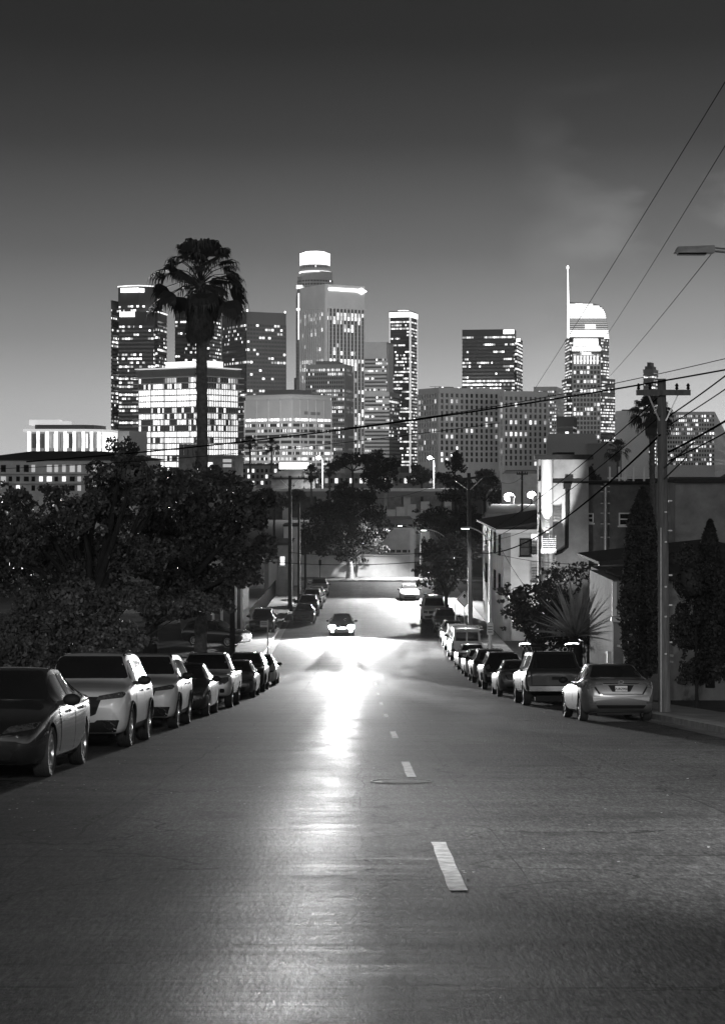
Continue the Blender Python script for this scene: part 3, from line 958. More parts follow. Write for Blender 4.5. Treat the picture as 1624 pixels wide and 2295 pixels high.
block(T, wing, zt_, 4.35, C_['tdark'], winmat('panes_right_wing', 3, .3, 1.5, .6, .5), .5, 3.2, cap=8, zlow=-5)
b = MB(); b.prism(outset(wing, .5), zt_ + .9, zt_ + 2.2); b.build('lit_rim', M_['striplit'], T)
low = rect(266, 345, 346, d - 14, 6, 20)
block(T, low, zt_, 4.35, C_['tdark'], wm1, .5, 3.2, cap=14, zlow=-5)
face_panel(T, 'wall_sign', low, 0, .04, .46, zt(712, d), zt(701, d), M_['signon'], 1.0, .7)

# --- tower behind the palm
d = 2050
T = bld('office_tower', 'dark glass tower half hidden behind the palm crown', 'skyscraper', [(0, 0)])
pl_ = rect(392, 470, 496, d, 15)
block(T, pl_, zt(692, d), 4.4, C_['tdark'], winmat('panes_palm_tower', 4, .28, 1.5, .6, .5), .5, 3.0, cap=9, zlow=-5)
pl_ = rect(404, 456, 474, d + 20, 15)
block(T, pl_, zt(668, d), 4.4, C_['tdark'], winmat('panes_palm_tower_top', 5, .3, 1.5, .6, .5), .5, 3.0, cap=7, zlow=zt(690, d))

# --- broad dark slab
d = 1850
T = bld('office_tower', 'broad dark slab tower right of the palm, scattered lit windows under a blank top', 'skyscraper', [(0, 0)])
pl_ = rect(497, 553, 641, d, 62)
block(T, pl_, zt(700, d), 4.25, C_['tdark'], winmat('panes_slab', 6, .33, 1.4, .55, .35), .55, 3.4, cap=12, zlow=-5, fins=(3.4, .5, .12))
for f_ in (.02, .98):
    face_panel(T, 'beacon', pl_, 1, f_ - .012, f_ + .012, zt(700, d) + .8, zt(700, d) + 3, M_['signon'], 0, 1.2)
b = MB(); c = Vector(pl_[1]); b.tube([(c.x - 12, c.y + 14, zt(700, d)), (c.x - 12, c.y + 14, zt(691, d))], .7, 6); b.ball((c.x - 12, c.y + 14, zt(690.5, d)), 1.3, 1.3, 1.3, 8, 5)
b.build('antenna', M_['striplit'], T)

# --- round-crowned tallest tower
d = 2300
T = bld('office_tower', 'tallest round-topped tower with a white glowing cylindrical crown', 'skyscraper', [(0, 0)])
cx_ = X(705, d); cy_ = d + 30


def ngon(cx, cy, r, n=20, a0=0): return [(cx + r * math.cos(a0 + 2 * math.pi * i / n), cy + r * math.sin(a0 + 2 * math.pi * i / n)) for i in range(n)]


k_ = d / F
wmc = winmat('panes_round_tower', 7, .16, 1.3, .5, .5)
block(T, ngon(cx_, cy_, 41 * k_, 12, R(15)), zt(618, d), 4.4, C_['tpale'], wmc, .5, 3.6, cap=4, zlow=zt(860, d), fins=(3.6, 1.1, .3))
block(T, ngon(cx_ + 1.5, cy_, 36 * k_, 20), zt(607, d), 4.4, C_['tpale'], winmat('panes_round_shoulder', 8, .62, 1.5, .7, .5), .5, 3.6, cap=4, zlow=zt(618, d), zb=zt(640, d), fins=(3.6, 1.1, .3))
block(T, ngon(cx_ - .5, cy_, 33 * k_, 20), zt(589, d), 5.4, C_['tpale'], winmat('panes_round_neck', 9, .2, 1.4, .4, .5), .5, 3.6, cap=1.5, zlow=zt(606, d), zb=zt(610, d), fins=(3.6, 1.3, .3))
b = MB(); b.prism(ngon(cx_ - .5, cy_, 34.2 * k_, 24), zt(590, d), zt(588, d)); b.prism(ngon(cx_, cy_, 36.6 * k_, 24), zt(607.5, d), zt(604.5, d)); b.build('lit_rim', M_['striplit'], T)
b = MB()
for i in range(24):
    a = 2 * math.pi * i / 24
    b.tube([(cx_ - .5 + 31 * k_ * math.cos(a), cy_ + 31 * k_ * math.sin(a), zt(589, d)), (cx_ - .5 + 31.5 * k_ * math.cos(a), cy_ + 31.5 * k_ * math.sin(a), zt(563, d))], 1.6, 6)
b.prism(ngon(cx_ - .5, cy_, 29.5 * k_, 24), zt(588, d), zt(562, d)); b.prism(ngon(cx_ - .5, cy_, 24 * k_, 20), zt(562, d), zt(559.5, d))
b.build('glass_crown', M_['crownon'], T)
s_ = rect(664, 667, 674, d - 4, 20, 12)
block(T, s_, zt(762 - 104, d), 4.4, C_['tpale'], winmat('panes_lit_shaft', 10, .05, 1, .1, .3), .5, 4.2, cap=3, zlow=zt(860, d), fins=(4.2, 1, .25))
b = MB(); q_ = Vector(s_[1]); b.box(q_.x + .6, q_.x + 2.2, q_.y - 1.2, q_.y - .4, zt(762, d), zt(658, d)); b.box(q_.x + 5.4, q_.x + 6.4, q_.y - 1.2, q_.y - .4, zt(762, d), zt(658, d))
b.build('lit_edge', M_['striplit'], T)
for py in (640, 644, 692):
    b = MB(); b.box(q_.x - 1.5, q_.x + 6, q_.y - 1.3, q_.y - .3, zt(py + 4, d), zt(py, d)); b.build('lit_panel', M_['signon'], T)
b = MB(); b.prism(rect(659, 662, 672, d + 10, 15, 10), -14, zt(846, d)); b.build('low_wing', C_['tgrey'], T)

# --- cream tower with vertical piers
d = 1980
T = bld('office_tower', 'big cream tower with closely spaced vertical piers and a glowing sign ending in a diamond', 'skyscraper', [(0, 0)])
pl_ = rect(672, 729, 817, d, 58)
wmp = winmat('panes_cream_tower', 11, .27, 1.6, .7, .45, dark=.02)
block(T, pl_, zt(638, d), 4.3, C_['tcream'], wmp, .93, 4.3, cap=26, zlow=-5, rec=1.2, fins=(4.6, 1.7, .35))
L0 = (Vector(pl_[1]) - Vector(pl_[0])).length; L1 = (Vector(pl_[2]) - Vector(pl_[1])).length
face_panel(T, 'roof_sign', pl_, 1, .08, .84, zt(650, d), zt(644, d), M_['signon'], .9, .6)
p_ = Vector(pl_[1]).lerp(Vector(pl_[2]), .91); e_ = (Vector(pl_[2]) - Vector(pl_[1])).normalized(); n_ = Vector((e_.y, -e_.x)); zc = zt(648, d)
b = MB(); w_ = 3.6
fr_ = [(p_ - e_ * w_ * 2, zc), (p_, zc - w_), (p_ + e_ * w_ * 2, zc), (p_, zc + w_)]
b.add([(*(q + n_ * 1.0), z) for q, z in fr_] + [(*(q + n_ * .4), z) for q, z in fr_], [(0, 1, 2, 3), (7, 6, 5, 4), (0, 4, 5, 1), (1, 5, 6, 2), (2, 6, 7, 3), (3, 7, 4, 0)])
b.build('roof_sign', M_['signon'], T)
face_panel(T, 'corner_pier', pl_, 0, .955, 1.0, -14, zt(640, d), C_['tcream'], .5, 1.5)
face_panel(T, 'corner_pier', pl_, 1, 0, .05, -14, zt(640, d), C_['tcream'], .52, 1.5)

# --- grey mid-height block in front of it
d = 1600
T = bld('office_building', 'grey gridded office block with a low penthouse, standing before the cream tower', 'office building', [(0, 0)])
pl_ = rect(685, 772, 791, d, 12)
block(T, pl_, zt(818, d), 3.75, C_['tpale'], winmat('panes_grey_block', 12, .36, 1.25, .75, .6), .58, 1.9, cap=3.2, zlow=-6, fins=(1.95, .75, .2), rec=.5)
rooftop(T, outset(rect(704, 755, 771, d + 6, 12), -1), zt(818, d) + .82, mt=C_['tgrey'], h=3.2)

# --- pale federal block
d = 1120
T = bld('office_building', 'pale concrete government block with blank upper walls and one continuous lit floor', 'office building', [(0, 0)])
pl_ = rect(548, 655, 743, d, 40)
wmf = winmat('panes_pale_block', 13, .30, 1.15, .75, .65)
zt0 = zt(884, d)
w = MB(); w.prism(outset(pl_, -.5), -14, zt0); w.prism(pl_, zt(937, d), zt0 - 3.2); w.prism(outset(pl_, .9), zt0 - .9, zt0)
k = 0
ribbon(outset(pl_, -.46), zt(943, d), zt(937, d) + .02, 2.7, 40).build('window_band', winmat('panes_lit_floor', 14, .99, 2.0, 0, .2), T)
top = zt(943, d)
while top > -8:
    w.prism(pl_, top - 1.7, top)
    ribbon(outset(pl_, -.46), top - 3.55, top - 1.7, 1.0, k).build('window_band', wmf, T); k += 1
    top -= 3.55
w.prism(pl_, -14, top)
w.build('wall', C_['tcream'], T)
b = MB()
for i in (0, 1):
    p = Vector(pl_[i]); q = Vector(pl_[i + 1]); e = (q - p).normalized(); nn = Vector((e.y, -e.x)); l = (q - p).length
    m = 4 if i == 0 else 5
    for j in range(m + 1):
        c = p + e * l * min(.997, max(.003, j / m))
        b.prism([tuple(c - e * .28 + nn * .35), tuple(c + e * .28 + nn * .35), tuple(c + e * .28 - nn * .4), tuple(c - e * .28 - nn * .4)][::-1][::-1], -8, zt0 - 3)
b.build('fins', C_['tcream'], T)
face_panel(T, 'louvre_panel', pl_, 1, .3, .42, zt(928, d), zt(921, d), C_['tgrey'], .06, .1)
face_panel(T, 'louvre_panel', pl_, 1, .46, .7, zt(929, d), zt(922, d), C_['tgrey'], .06, .1)
rooftop(T, outset(pl_, -9), zt0 + .01, mt=C_['tgrey'], h=3.6)
rooftop(T, outset(pl_, -.2), zt0 + .011, 'parapet', C_['tcream'], .5)

# --- banded slab and its lower step
d = 1900
T = bld('office_tower', 'narrow horizontally banded tower between the cream tower and the white-edged tower', 'skyscraper', [(0, 0)])
wmb = winmat('panes_banded', 15, .30, 1.25, .7, .75)
block(T, rect(816, 866, 881, d, 12), zt(768, d), 4.0, C_['tgrey'], wmb, .5, 2.4, cap=17, zlow=-5)
block(T, rect(816, 872, 896, d - 24, 12), zt(882, d), 4.0, C_['tgrey'], wmb, .5, 2.4, cap=4, zlow=-5)
face_panel(T, 'pale_lit_panel', rect(816, 866, 881, d, 12), 1, .12, .95, zt(880, d), zt(770, d), M_['stucco'], .3, .25)  # lit look of the right face painted as a paler panel

# --- white-edged tower
d = 2250
T = bld('office_tower', 'slim dark tower with glowing white corner piers and a white illuminated top band', 'skyscraper', [(0, 0)])
pl_ = rect(872, 919, 935, d, 16)
block(T, pl_, zt(698, d), 4.2, C_['tdark'], winmat('panes_white_edged', 16, .52, 1.35, .65, .72), .5, 2.2, cap=12, zlow=-5)
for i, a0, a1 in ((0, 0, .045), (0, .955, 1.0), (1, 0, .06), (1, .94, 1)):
    face_panel(T, 'corner_pier', pl_, i, a0, a1, -14, zt(711, d), M_['softlit'], .5 + .02 * i, 1.0)  # piers given their own soft glow to look lit
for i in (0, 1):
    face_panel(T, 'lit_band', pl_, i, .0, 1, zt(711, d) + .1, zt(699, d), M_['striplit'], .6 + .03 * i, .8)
b = MB(); c = (Vector(pl_[0]) + Vector(pl_[2])) / 2; b.prism(ngon(c.x, c.y, 7, 10), zt(698, d) + .8, zt(693, d)); b.build('roof_lantern', M_['signon'], T)

# --- wide concrete civic block
d = 1330
T = bld('office_building', 'very wide concrete block with dark column-like windows, spanning the middle right', 'office building', [(0, 0)])
pl_ = rect(937, 984, 1128, d, 64)
wmw = winmat('panes_wide_block', 17, .29, 1.35, .25, .5, dark=.015)
block(T, pl_, zt(871, d), 4.4, C_['tpale'], wmw, .66, 4.2, cap=3.4, zlow=-3, rec=.7, fins=(4.3, 2.0, .25))
pl2 = rect(1120, 1128, 1226, d - 8, 62)
block(T, pl2, zt(879, d), 4.4, C_['tpale'], wmw, .66, 4.2, cap=3.4, zlow=-3, rec=.7, fins=(4.3, 2.0, .25))
for q0, q1, py in ((.1, .25, 866), (.45, .6, 864), (.7, .8, 867)):
    face_panel(T, 'penthouse', pl_, 1, q0, q1, zt(871, d) + .8, zt(py, d), C_['tgrey'], -3, 8)
for poly_, q in ((pl_, .05), (pl_, .3), (pl_, .5), (pl_, .85), (pl2, .04), (pl2, .2), (pl2, .33)):
    face_panel(T, 'roof_lamp', poly_, 1, q, q + .022, zt(871 if poly_ is pl_ else 879, d) + .82, zt(867 if poly_ is pl_ else 876, d), M_['signon'], -1, .8)
b = MB(); c = Vector(pl_[1]); b.tube([(c.x - 3, c.y + 4, zt(871, d)), (c.x - 3, c.y + 4, zt(866, d))], .25, 5); b.box(c.x - 7, c.x + 2, c.y + 3.6, c.y + 4.4, zt(866.5, d), zt(865.5, d)); b.build('roof_mast', C_['tgrey'], T)

# --- dark tower with a sign on its right shoulder
d = 2250
T = bld('office_tower', 'dark flat-topped tower with bright ribbon floors and a blazing top corner sign', 'skyscraper', [(0, 0)])
pl_ = rect(1035, 1151, 1170, d, 10)
block(T, rect(1035, 1151, 1158, d, 10, 30), zt(739, d), 4.6, C_['tdark'], winmat('panes_ribbon_tower', 18, .52, 1.6, 1.0, .75), .5, 2.6, cap=8, zlow=zt(890, d))
block(T, rect(1140, 1158, 1170.5, d + 12, 12), zt(757, d), 4.6, C_['tdark'], winmat('panes_ribbon_wing', 19, .5, 1.5, .6, .5), .5, 2.6, cap=5, zlow=zt(890, d))
face_panel(T, 'roof_sign', rect(1035, 1151, 1158, d, 10, 30), 0, .80, 1.0, zt(748, d), zt(738.5, d), M_['crownon'], .8, .6)
face_panel(T, 'roof_sign', rect(1140, 1158, 1170.5, d + 12, 12), 0, .9, 1.4, zt(764, d), zt(757.5, d), M_['signon'], .8, .6)

# --- small hazy block
d = 2000
T = bld('office_building', 'small hazy pale block between the wide concrete block and the spired tower', 'office building', [(0, 0)])
block(T, rect(1195, 1246, 1262, d, 12), zt(868, d), 3.9, C_['tcream'], winmat('panes_hazy_block', 20, .5, 1.0, .5, .4), .5, 2.6, cap=4, zlow=-5, fins=(2.6, .8, .2))

# --- tower with spire
d = 2500
T = bld('office_tower', 'glowing sail-topped tower with a thin lit spire on its left edge', 'skyscraper', [(0, 0)])
wmg = winmat('panes_spire_tower', 21, .55, 1.25, .7, .5)
main = [(X(1276, d), d + 6), (X(1283, d), d), (X(1340, d), d - 3), (X(1352, d), d + 4), (X(1369, d), d + 24), (X(1369, d), d + 60), (X(1276, d), d + 60)]
block(T, main, zt(757, d), 4.3, C_['tmid'], wmg, .55, 2.4, cap=2, zlow=zt(905, d))
low = [(X(1267, d), d - 4), (X(1280, d), d - 10), (X(1345, d), d - 12), (X(1382, d), d + 20), (X(1382, d), d + 50), (X(1267, d), d + 50)]
block(T, low, zt(850, d), 4.3, C_['tmid'], wmg, .55, 2.4, cap=3, zlow=-4)
grid = rect(1283, 1344, 1347, d - 26, 4, 12)
block(T, grid, zt(799, d), 6.4, C_['tcream'], winmat('panes_hotel_grid', 22, .34, 1.2, .5, .5), .66, 4.6, cap=2, zlow=-4, rec=.7, fins=(4.6, 1.5, .2))
b = MB()
for j in range(8):
    face = grid; p = Vector(grid[0]).lerp(Vector(grid[1]), .06 + j * .12)
    b.box(p.x - .9, p.x + .9, p.y - 1.6, p.y - .6, zt(818, d), zt(800, d))
b.build('lit_pier', M_['striplit'], T)
# sail crown: curved-topped slab with bright horizontal ribs
up_ = [(1277, 676), (1300, 677), (1325, 678), (1342, 682), (1352, 689), (1357, 699), (1360, 715), (1364, 740), (1366, 757), (1277, 757)]
b = MB(); n = len(up_)
fr_ = [(X(px, d), d + 8, zt(py, d)) for px, py in up_]; bk_ = [(x, y + 34, z) for x, y, z in fr_]
b.add(fr_ + bk_, [tuple(range(n))[::-1], tuple(range(n, 2 * n))] + [(i, (i + 1) % n, n + (i + 1) % n, n + i) for i in range(n)])
b.build('sail_crown', C_['tmid'], T)


def sail_right(py):
    ys_ = [676, 678, 682, 689, 699, 715, 740, 757]; xs_ = [1300, 1325, 1342, 1352, 1357, 1360, 1364, 1366]
    return float(np.interp(py, ys_, xs_))


py = 680.0
while py < 756:
    br = py < 712 or py > 738
    b = MB(); x1_ = sail_right(py - 1) - .3
    b.box(X(1277.5, d), X(x1_, d), d + 6.2, d + 7.9, zt(py + (2.6 if br else 1.2), d), zt(py, d))
    b.build('lit_rib', M_['striplit' if br else 'softlit'], T); py += 4.2
b = MB(); b.box(X(1290, d), X(1305, d), d + 4.8, d + 6, zt(706, d), zt(680, d)); b.box(X(1312, d), X(1334, d), d + 4.8, d + 6, zt(736, d), zt(727, d)); b.build('crown_sign', M_['signon'], T)
b = MB(); b.box(X(1284, d), X(1338, d), d - 5.4, d - 4, zt(775, d), zt(760, d)); b.box(X(1280, d), X(1344, d), d - 5.8, d - 4, zt(787, d), zt(778, d)); b.box(X(1302, d), X(1322, d), d - 5.4, d - 4, zt(797, d), zt(790, d)); b.build('lit_podium', M_['signon'], T)
b = MB(); b.tube([(X(1274.5, d), d + 10, zt(757, d)), (X(1274.3, d), d + 10, zt(672, d)), (X(1273.2, d), d + 10, zt(596, d))], [2.0, 1.5, .6], 8)
b.build('spire', M_['striplit'], T)
b = MB(); b.ball((X(1273.2, d), d + 10, zt(598, d)), 1.6, 1.6, 3, 8, 6); b.build('spire_light', M_['crownon'], T)

# --- small capped tower and right-edge blocks
d = 2100
T = bld('office_tower', 'small distant stepped tower above the mid-size palm at the right', 'skyscraper', [(0, 0)])
block(T, rect(1440, 1464, 1474, d, 20), zt(829, d), 4.2, C_['tmid'], winmat('panes_small_tower', 24, .4, 1.4, .5, .4), .5, 2.6, cap=3, zlow=-5)
b = MB(); b.prism(outset(rect(1444, 1461, 1469, d + 6, 20), 0), zt(829, d), zt(820, d)); b.prism(rect(1449, 1458, 1464, d + 10, 20), zt(820, d), zt(811, d)); b.build('stepped_top', C_['tdark'], T)
d = 1500
T = bld('office_building', 'low pale gridded office block left of the palm and utility pole', 'office building', [(0, 0)])
block(T, rect(1378, 1440, 1452, d, 8), zt(941, d), 3.8, C_['tcream'], winmat('panes_low_grid', 25, .38, 1.1, .5, .4), .55, 2.3, cap=2, zlow=-5, fins=(2.3, .7, .2))
rooftop(T, rect(1390, 1432, 1440, d + 8, 8), zt(941, d) + .8, mt=C_['tdark'], h=2.6)
T = bld('office_building', 'pale block with lit rows at the right edge behind the utility pole', 'office building', [(0, 0)])
block(T, rect(1470, 1600, 1660, d + 60, 12), zt(920, d), 3.8, C_['tcream'], winmat('panes_edge_block', 26, .42, 1.1, .5, .4), .55, 2.3, cap=2, zlow=-5, fins=(2.3, .7, .2))
d = 1250
T = bld('office_building', 'small plain dark block in front of the hazy pale block', 'office building', [(0, 0)])
block(T, rect(1246, 1284, 1292, d, 10), zt(936, d), 3.8, C_['tdark'], winmat('panes_plain_dark', 27, .14, 1.1, .3, .5), .4, 2.6, cap=6, zlow=-5)
d = 1050
T = bld('civic_hall', 'low columned hall with a lit right end, below the small dark block', 'hall', [(0, 0)])
block(T, rect(1228, 1320, 1334, d, 6), zt(984, d), 7, C_['tgrey'], winmat('panes_hall', 28, .25, 1.0, .2, .4), .7, 4, cap=2.4, zlow=-8, fins=(4, 1.4, .3))
face_panel(T, 'glow_pilaster', rect(1228, 1320, 1334, d, 6), 1, .1, .35, -13, zt(988, d), M_['softlit'], .5, .4)  # glows by itself in place of light falling on it
T = bld('warehouse', 'plain dark windowless block right of the columned hall', 'warehouse', [(0, 0)])
b = MB(); pw = rect(1316, 1360, 1392, 900, 20); b.prism(pw, -14, zt(994, 900)); b.build('wall', C_['tmid'], T)
b = MB(); b.prism(outset(pw, .3), zt(994, 900) + .01, zt(992.5, 900)); b.build('parapet', C_['tgrey'], T)

# --- brightly lit glass headquarters with projecting floor plates
d = 1450
T = bld('office_building', 'brightly lit glass headquarters with thin projecting floor plates, behind the palm trunk', 'office building', [(0, 0)])
pl_ = rect(303, 457, 541, d, 34)
core = outset(pl_, -2.2); z1 = zt(822, d)
w = MB(); w.prism(outset(core, -.3), -14, z1 - 1); w.build('wall', C_['tgrey'], T)
ztop = zt(843, d); fh = 4.95; k = 0; top = ztop
wl = [winmat('panes_headquarters_full', 31, .99, 1.9, .02, .3, even=.7), winmat('panes_headquarters_mixed', 32, .66, 1.5, .5, .45, even=.4), winmat('panes_headquarters_dim', 33, .42, 1.0, .4, .5)]
order = [2, 1, 0, 0, 0, 1, 1, 1, 1, 0, 1, 1, 0, 1, 0, 1, 1]
while top > -12:
    i = order[k % len(order)]
    ribbon(core, top - fh + .5, top - .5, 2.6, k).build('window_band', wl[i], T)
    b = MB(); b.prism(outset(pl_, 1.6), top - .42, top + .42); b.build('floor_plate', C_['tcream'], T)
    top -= fh; k += 1
b = MB()
for i in (0, 1):
    p = Vector(core[i]); q = Vector(core[i + 1]); e = (q - p); l = e.length; e.normalize(); nn = Vector((e.y, -e.x))
    m = 5 if i == 0 else 14
    for j in range(m + 1):
        c = p + e * l * j / m
        b.prism([tuple(c - e * .3 + nn * .5), tuple(c - e * .3), tuple(c + e * .3), tuple(c + e * .3 + nn * .5)], -14, z1 - 2)
b.build('columns', C_['tgrey'], T)
b = MB(); zz = ztop + .8
while zz < z1 - .4:
    b.prism(outset(pl_, -.4), zz, zz + .42); zz += .95
b.build('louvres', C_['tgrey'], T)
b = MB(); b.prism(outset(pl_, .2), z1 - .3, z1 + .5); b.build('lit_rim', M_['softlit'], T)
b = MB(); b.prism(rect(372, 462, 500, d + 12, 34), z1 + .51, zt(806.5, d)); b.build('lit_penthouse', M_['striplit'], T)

# --- music hall; columns, roof slab and plant glow in place of floodlight
d = 1300
T = bld('concert_hall', 'low concert hall at the left edge with tall glowing white columns under a flat roof', 'concert hall', [(0, 0)])
hall = [(X(40, d), d + 60), (X(60, d), d - 8), (X(200, d), d - 6), (X(228, d), d + 6), (X(236, d), d + 30), (X(236, d), d + 60)]
b = MB(); b.prism(outset(hall, -5), -14, zt(966, d)); b.build('wall', C_['tgrey'], T)
ribbon(outset(hall, -4.8), zt(1004, d), zt(972, d), 3, 3).build('window_band', winmat('panes_hall_lobby', 35, .6, .8, .1, .3), T)
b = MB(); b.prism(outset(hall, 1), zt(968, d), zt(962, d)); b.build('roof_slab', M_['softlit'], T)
b = MB(); b.prism(outset(hall, -7), zt(961.9, d), zt(952, d)); b.build('upper_roof', C_['tdark'], T)
n = 0
for i in range(1, 5):
    p = Vector(hall[i]); q = Vector(hall[(i + 1)]); l = (q - p).length; m = max(1, round(l / 6.2))
    for j in range(m):
        c = p.lerp(q, (j + .5) / m)
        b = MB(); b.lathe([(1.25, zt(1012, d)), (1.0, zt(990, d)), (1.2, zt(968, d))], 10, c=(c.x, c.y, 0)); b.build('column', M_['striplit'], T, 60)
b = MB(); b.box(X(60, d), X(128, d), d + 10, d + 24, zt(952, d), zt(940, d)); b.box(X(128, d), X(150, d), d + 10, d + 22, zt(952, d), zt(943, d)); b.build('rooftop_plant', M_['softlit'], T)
b = MB(); b.prism(rect(238, 290, 330, d + 60, 30), -14, zt(966, d + 60)); b.build('side_wing', C_['tpale'], T)

# --- mid-distance buildings below the skyline
def house(name, label, cat, poly, z0, z1, wall, rooftype=None, roofmat='roofdark', wins=(), wm=None, rise=2, over=.4):
    T = tag(empty(name), label, cat)
    b = MB(); b.prism(poly, z0, z1); b.build('wall', wall, T)
    if rooftype == 'hip':
        b = MB(); p2 = outset(poly, over); c = sum((Vector(p) for p in p2), Vector((0, 0))) / len(p2)
        tp = [tuple(Vector(p).lerp(c, .62 if i < 99 else 0)) for i, p in enumerate(p2)]
        b.prism(p2, z1 + .01, z1 + .25); b.prism(p2, z1 + .26, z1 + rise, tp); b.build('roof', M_[roofmat], T)
    elif rooftype == 'flat':
        b = MB(); b.prism(outset(poly, over), z1 + .01, z1 + .4); b.build('roof', M_[roofmat], T)
    for (i, f0, f1, za, zb, lit) in wins:
        face_panel(T, 'window', poly, i, f0, f1, za, zb, wm[lit], .05, .1)
    return T


LW = [M_['glassdark'], emis('lit_window', 1.3), emis('dim_window', .35)]
d = 300
ap = rect(-60, 330, 345, d, 3, 14)
rs = random.Random(4)
wins = []
for j in range(22):
    f0 = .03 + j * .044
    arch = j % 3
    for (ya, yb) in ((1042, 1058), (1068, 1079), (1088, 1100)):
        if rs.random() < .86: wins.append((0, f0, f0 + (.02 if arch else .028), zt(yb, d), zt(ya, d), 1 if rs.random() < (.04 if ya < 1050 else .15) else (2 if rs.random() < .25 else 0)))
T = house('apartment_building', 'long grey apartment building with a hipped roof and small paired windows at the left edge', 'apartment building', ap, -14, zt(1032, d), M_['stucco'], 'hip', wins=wins, wm=LW, rise=1.6)
for py in (1062, 1084):
    face_panel(T, 'floor_ledge', ap, 0, 0, 1, zt(py + 2, d), zt(py, d), M_['concrete'], .35, .35)
d = 420
T = house('apartment_building', 'pale low block with shuttered openings right of the palm trunk', 'apartment building', rect(400, 528, 545, d, 6), -14, zt(1024, d), M_['stuccogrey'], 'flat', 'concrete',
          wins=[(0, .3, .42, zt(1046, d), zt(1034, d), 0), (0, .78, .93, zt(1036, d), zt(1029, d), 2), (0, .78, .93, zt(1047, d), zt(1040, d), 2), (0, .5, .6, zt(1052, d), zt(1036, d), 1)], wm=LW)
b = MB()
for j in range(4): b.box(X(402 + j * 11, d - 6), X(411 + j * 11, d - 6), d - 7, d - 5, zt(1024, d), zt(996, d))
b.build('roof_screen', C_['tmid'], T)
d = 480
wins = []
for j in range(9):
    for ya in (1051, 1064, 1078):
        wins.append((0, .05 + j * .1, .1 + j * .1, zt(ya + 8, d), zt(ya, d), 1 if rs.random() < .35 else 0))
house('apartment_building', 'dark four-storey block with lit square windows, left of the lit billboard', 'apartment building', rect(540, 640, 660, d, 8), -14, zt(1043, d), M_['stuccogrey'], 'flat', wins=wins, wm=LW)
d = 460
T = tag(empty('billboard'), 'blazing white billboard panel on a roof, left of the left freeway lamp', 'billboard')
b = MB(); b.box(X(626, d), X(692, d), d - .3, d, zt(1051, d), zt(1037, d)); b.build('lit_panel', M_['crownon'], T)
b = MB(); b.box(X(624, d), X(694, d), d + .02, d + .4, zt(1052.5, d), zt(1036, d))
for px in (635, 660, 684): b.bar(P(px, 1052, d + .6), P(px, 1090, d + .6) , .4)
b.build('frame', M_['dark'], T)
d = 455
b = MB(); T = tag(empty('shop_building'), 'dark barrel-roofed building beneath the blazing billboard', 'shop')
b.box(X(606, d), X(705, d), d + 2, d + 16, -14, zt(1068, d)); b.build('wall', M_['stuccodark'], T)
b = MB(); n = 10
for i in range(n):
    a0 = math.pi * i / n; a1 = math.pi * (i + 1) / n; cx_ = X(655, d); r_ = X(700, d) - cx_
    b.add([(cx_ - r_ * math.cos(a0), d + 2, zt(1068, d) + 1.8 * math.sin(a0)), (cx_ - r_ * math.cos(a1), d + 2, zt(1068, d) + 1.8 * math.sin(a1)), (cx_ - r_ * math.cos(a1), d + 16, zt(1068, d) + 1.8 * math.sin(a1)), (cx_ - r_ * math.cos(a0), d + 16, zt(1068, d) + 1.8 * math.sin(a0))], [(0, 1, 2, 3)])
    b.add([(cx_, d + 2, zt(1068, d)), (cx_ - r_ * math.cos(a1), d + 2, zt(1068, d) + 1.8 * math.sin(a1)), (cx_ - r_ * math.cos(a0), d + 2, zt(1068, d) + 1.8 * math.sin(a0))], [(0, 1, 2)])
b.build('roof', C_['tgrey'], T)
d = 520
wins = []
for j in range(26):
    wins.append((0, .02 + j * .037, .036 + j * .037 + .006, zt(1083, d), zt(1072, d), 1 if rs.random() < .3 else (2 if rs.random() < .3 else 0)))
house('apartment_building', 'long pale two-storey row building behind the freeway in the middle', 'apartment building', rect(700, 1000, 1010, d, 2, 10), -14, zt(1063, d), M_['stuccogrey'], 'flat', 'concrete', wins=wins, wm=LW)
d = 350
wins = [(0, .06 + j * .105, .12 + j * .105, zt(ya + 9, d), zt(ya, d), 1 if rs.random() < .15 else 2) for j in range(9) for ya in (1063, 1080)]
house('apartment_building', 'pale hazy apartment block just left of the floodlit corner pilaster', 'apartment building', rect(1130, 1235, 1250, d, 5), -14, zt(1058, d), M_['stucco'], 'flat', 'concrete', wins=wins, wm=LW)
d = 262
house('apartment_building', 'low flat pale roof building under the floodlights on the right', 'apartment building', rect(1095, 1205, 1215, d, 5), -14, zt(1136, d), M_['stuccogrey'], 'flat', 'concrete')
for px, lab in ((1146, 'left of two pale vent pipes on the low flat roof under the floodlights'), (1219 - 20, 'right of two pale vent pipes on the low flat roof under the floodlights')):
    T = tag(empty('vent_pipe', P(px, 1134, d + 3)), lab, 'vent pipe'); b = MB(); b.lathe([(.35, 0), (.35, 1.2), (0, 1.2)], 10); b.build('pipe', M_['stucco'], T, 50); b = MB(); b.lathe([(.5, 1.21), (.5, 1.5), (0, 1.6)], 10); b.build('cap', M_['stucco'], T, 50)

# --- elevated freeway
d = 450
T = tag(empty('freeway_viaduct'), 'long elevated concrete freeway with a pale lit parapet across the middle distance', 'freeway')
b = MB(); b.box(-120, 110, d, d + 24, zt(1113, d), zt(1100, d)); b.build('deck', C_['tmid'], T)
b = MB(); b.box(-120, 110, d - .4, d - .05, zt(1101, d), zt(1094.5, d)); b.build('parapet', M_['stucco'], T)
for px in (560, 640, 740, 826, 912, 1004, 1100):
    b = MB(); b.box(X(px, d) - .9, X(px, d) + .9, d + 2, d + 22, -14.2, zt(1113.1, d)); b.build('pier', C_['tpale'], T)
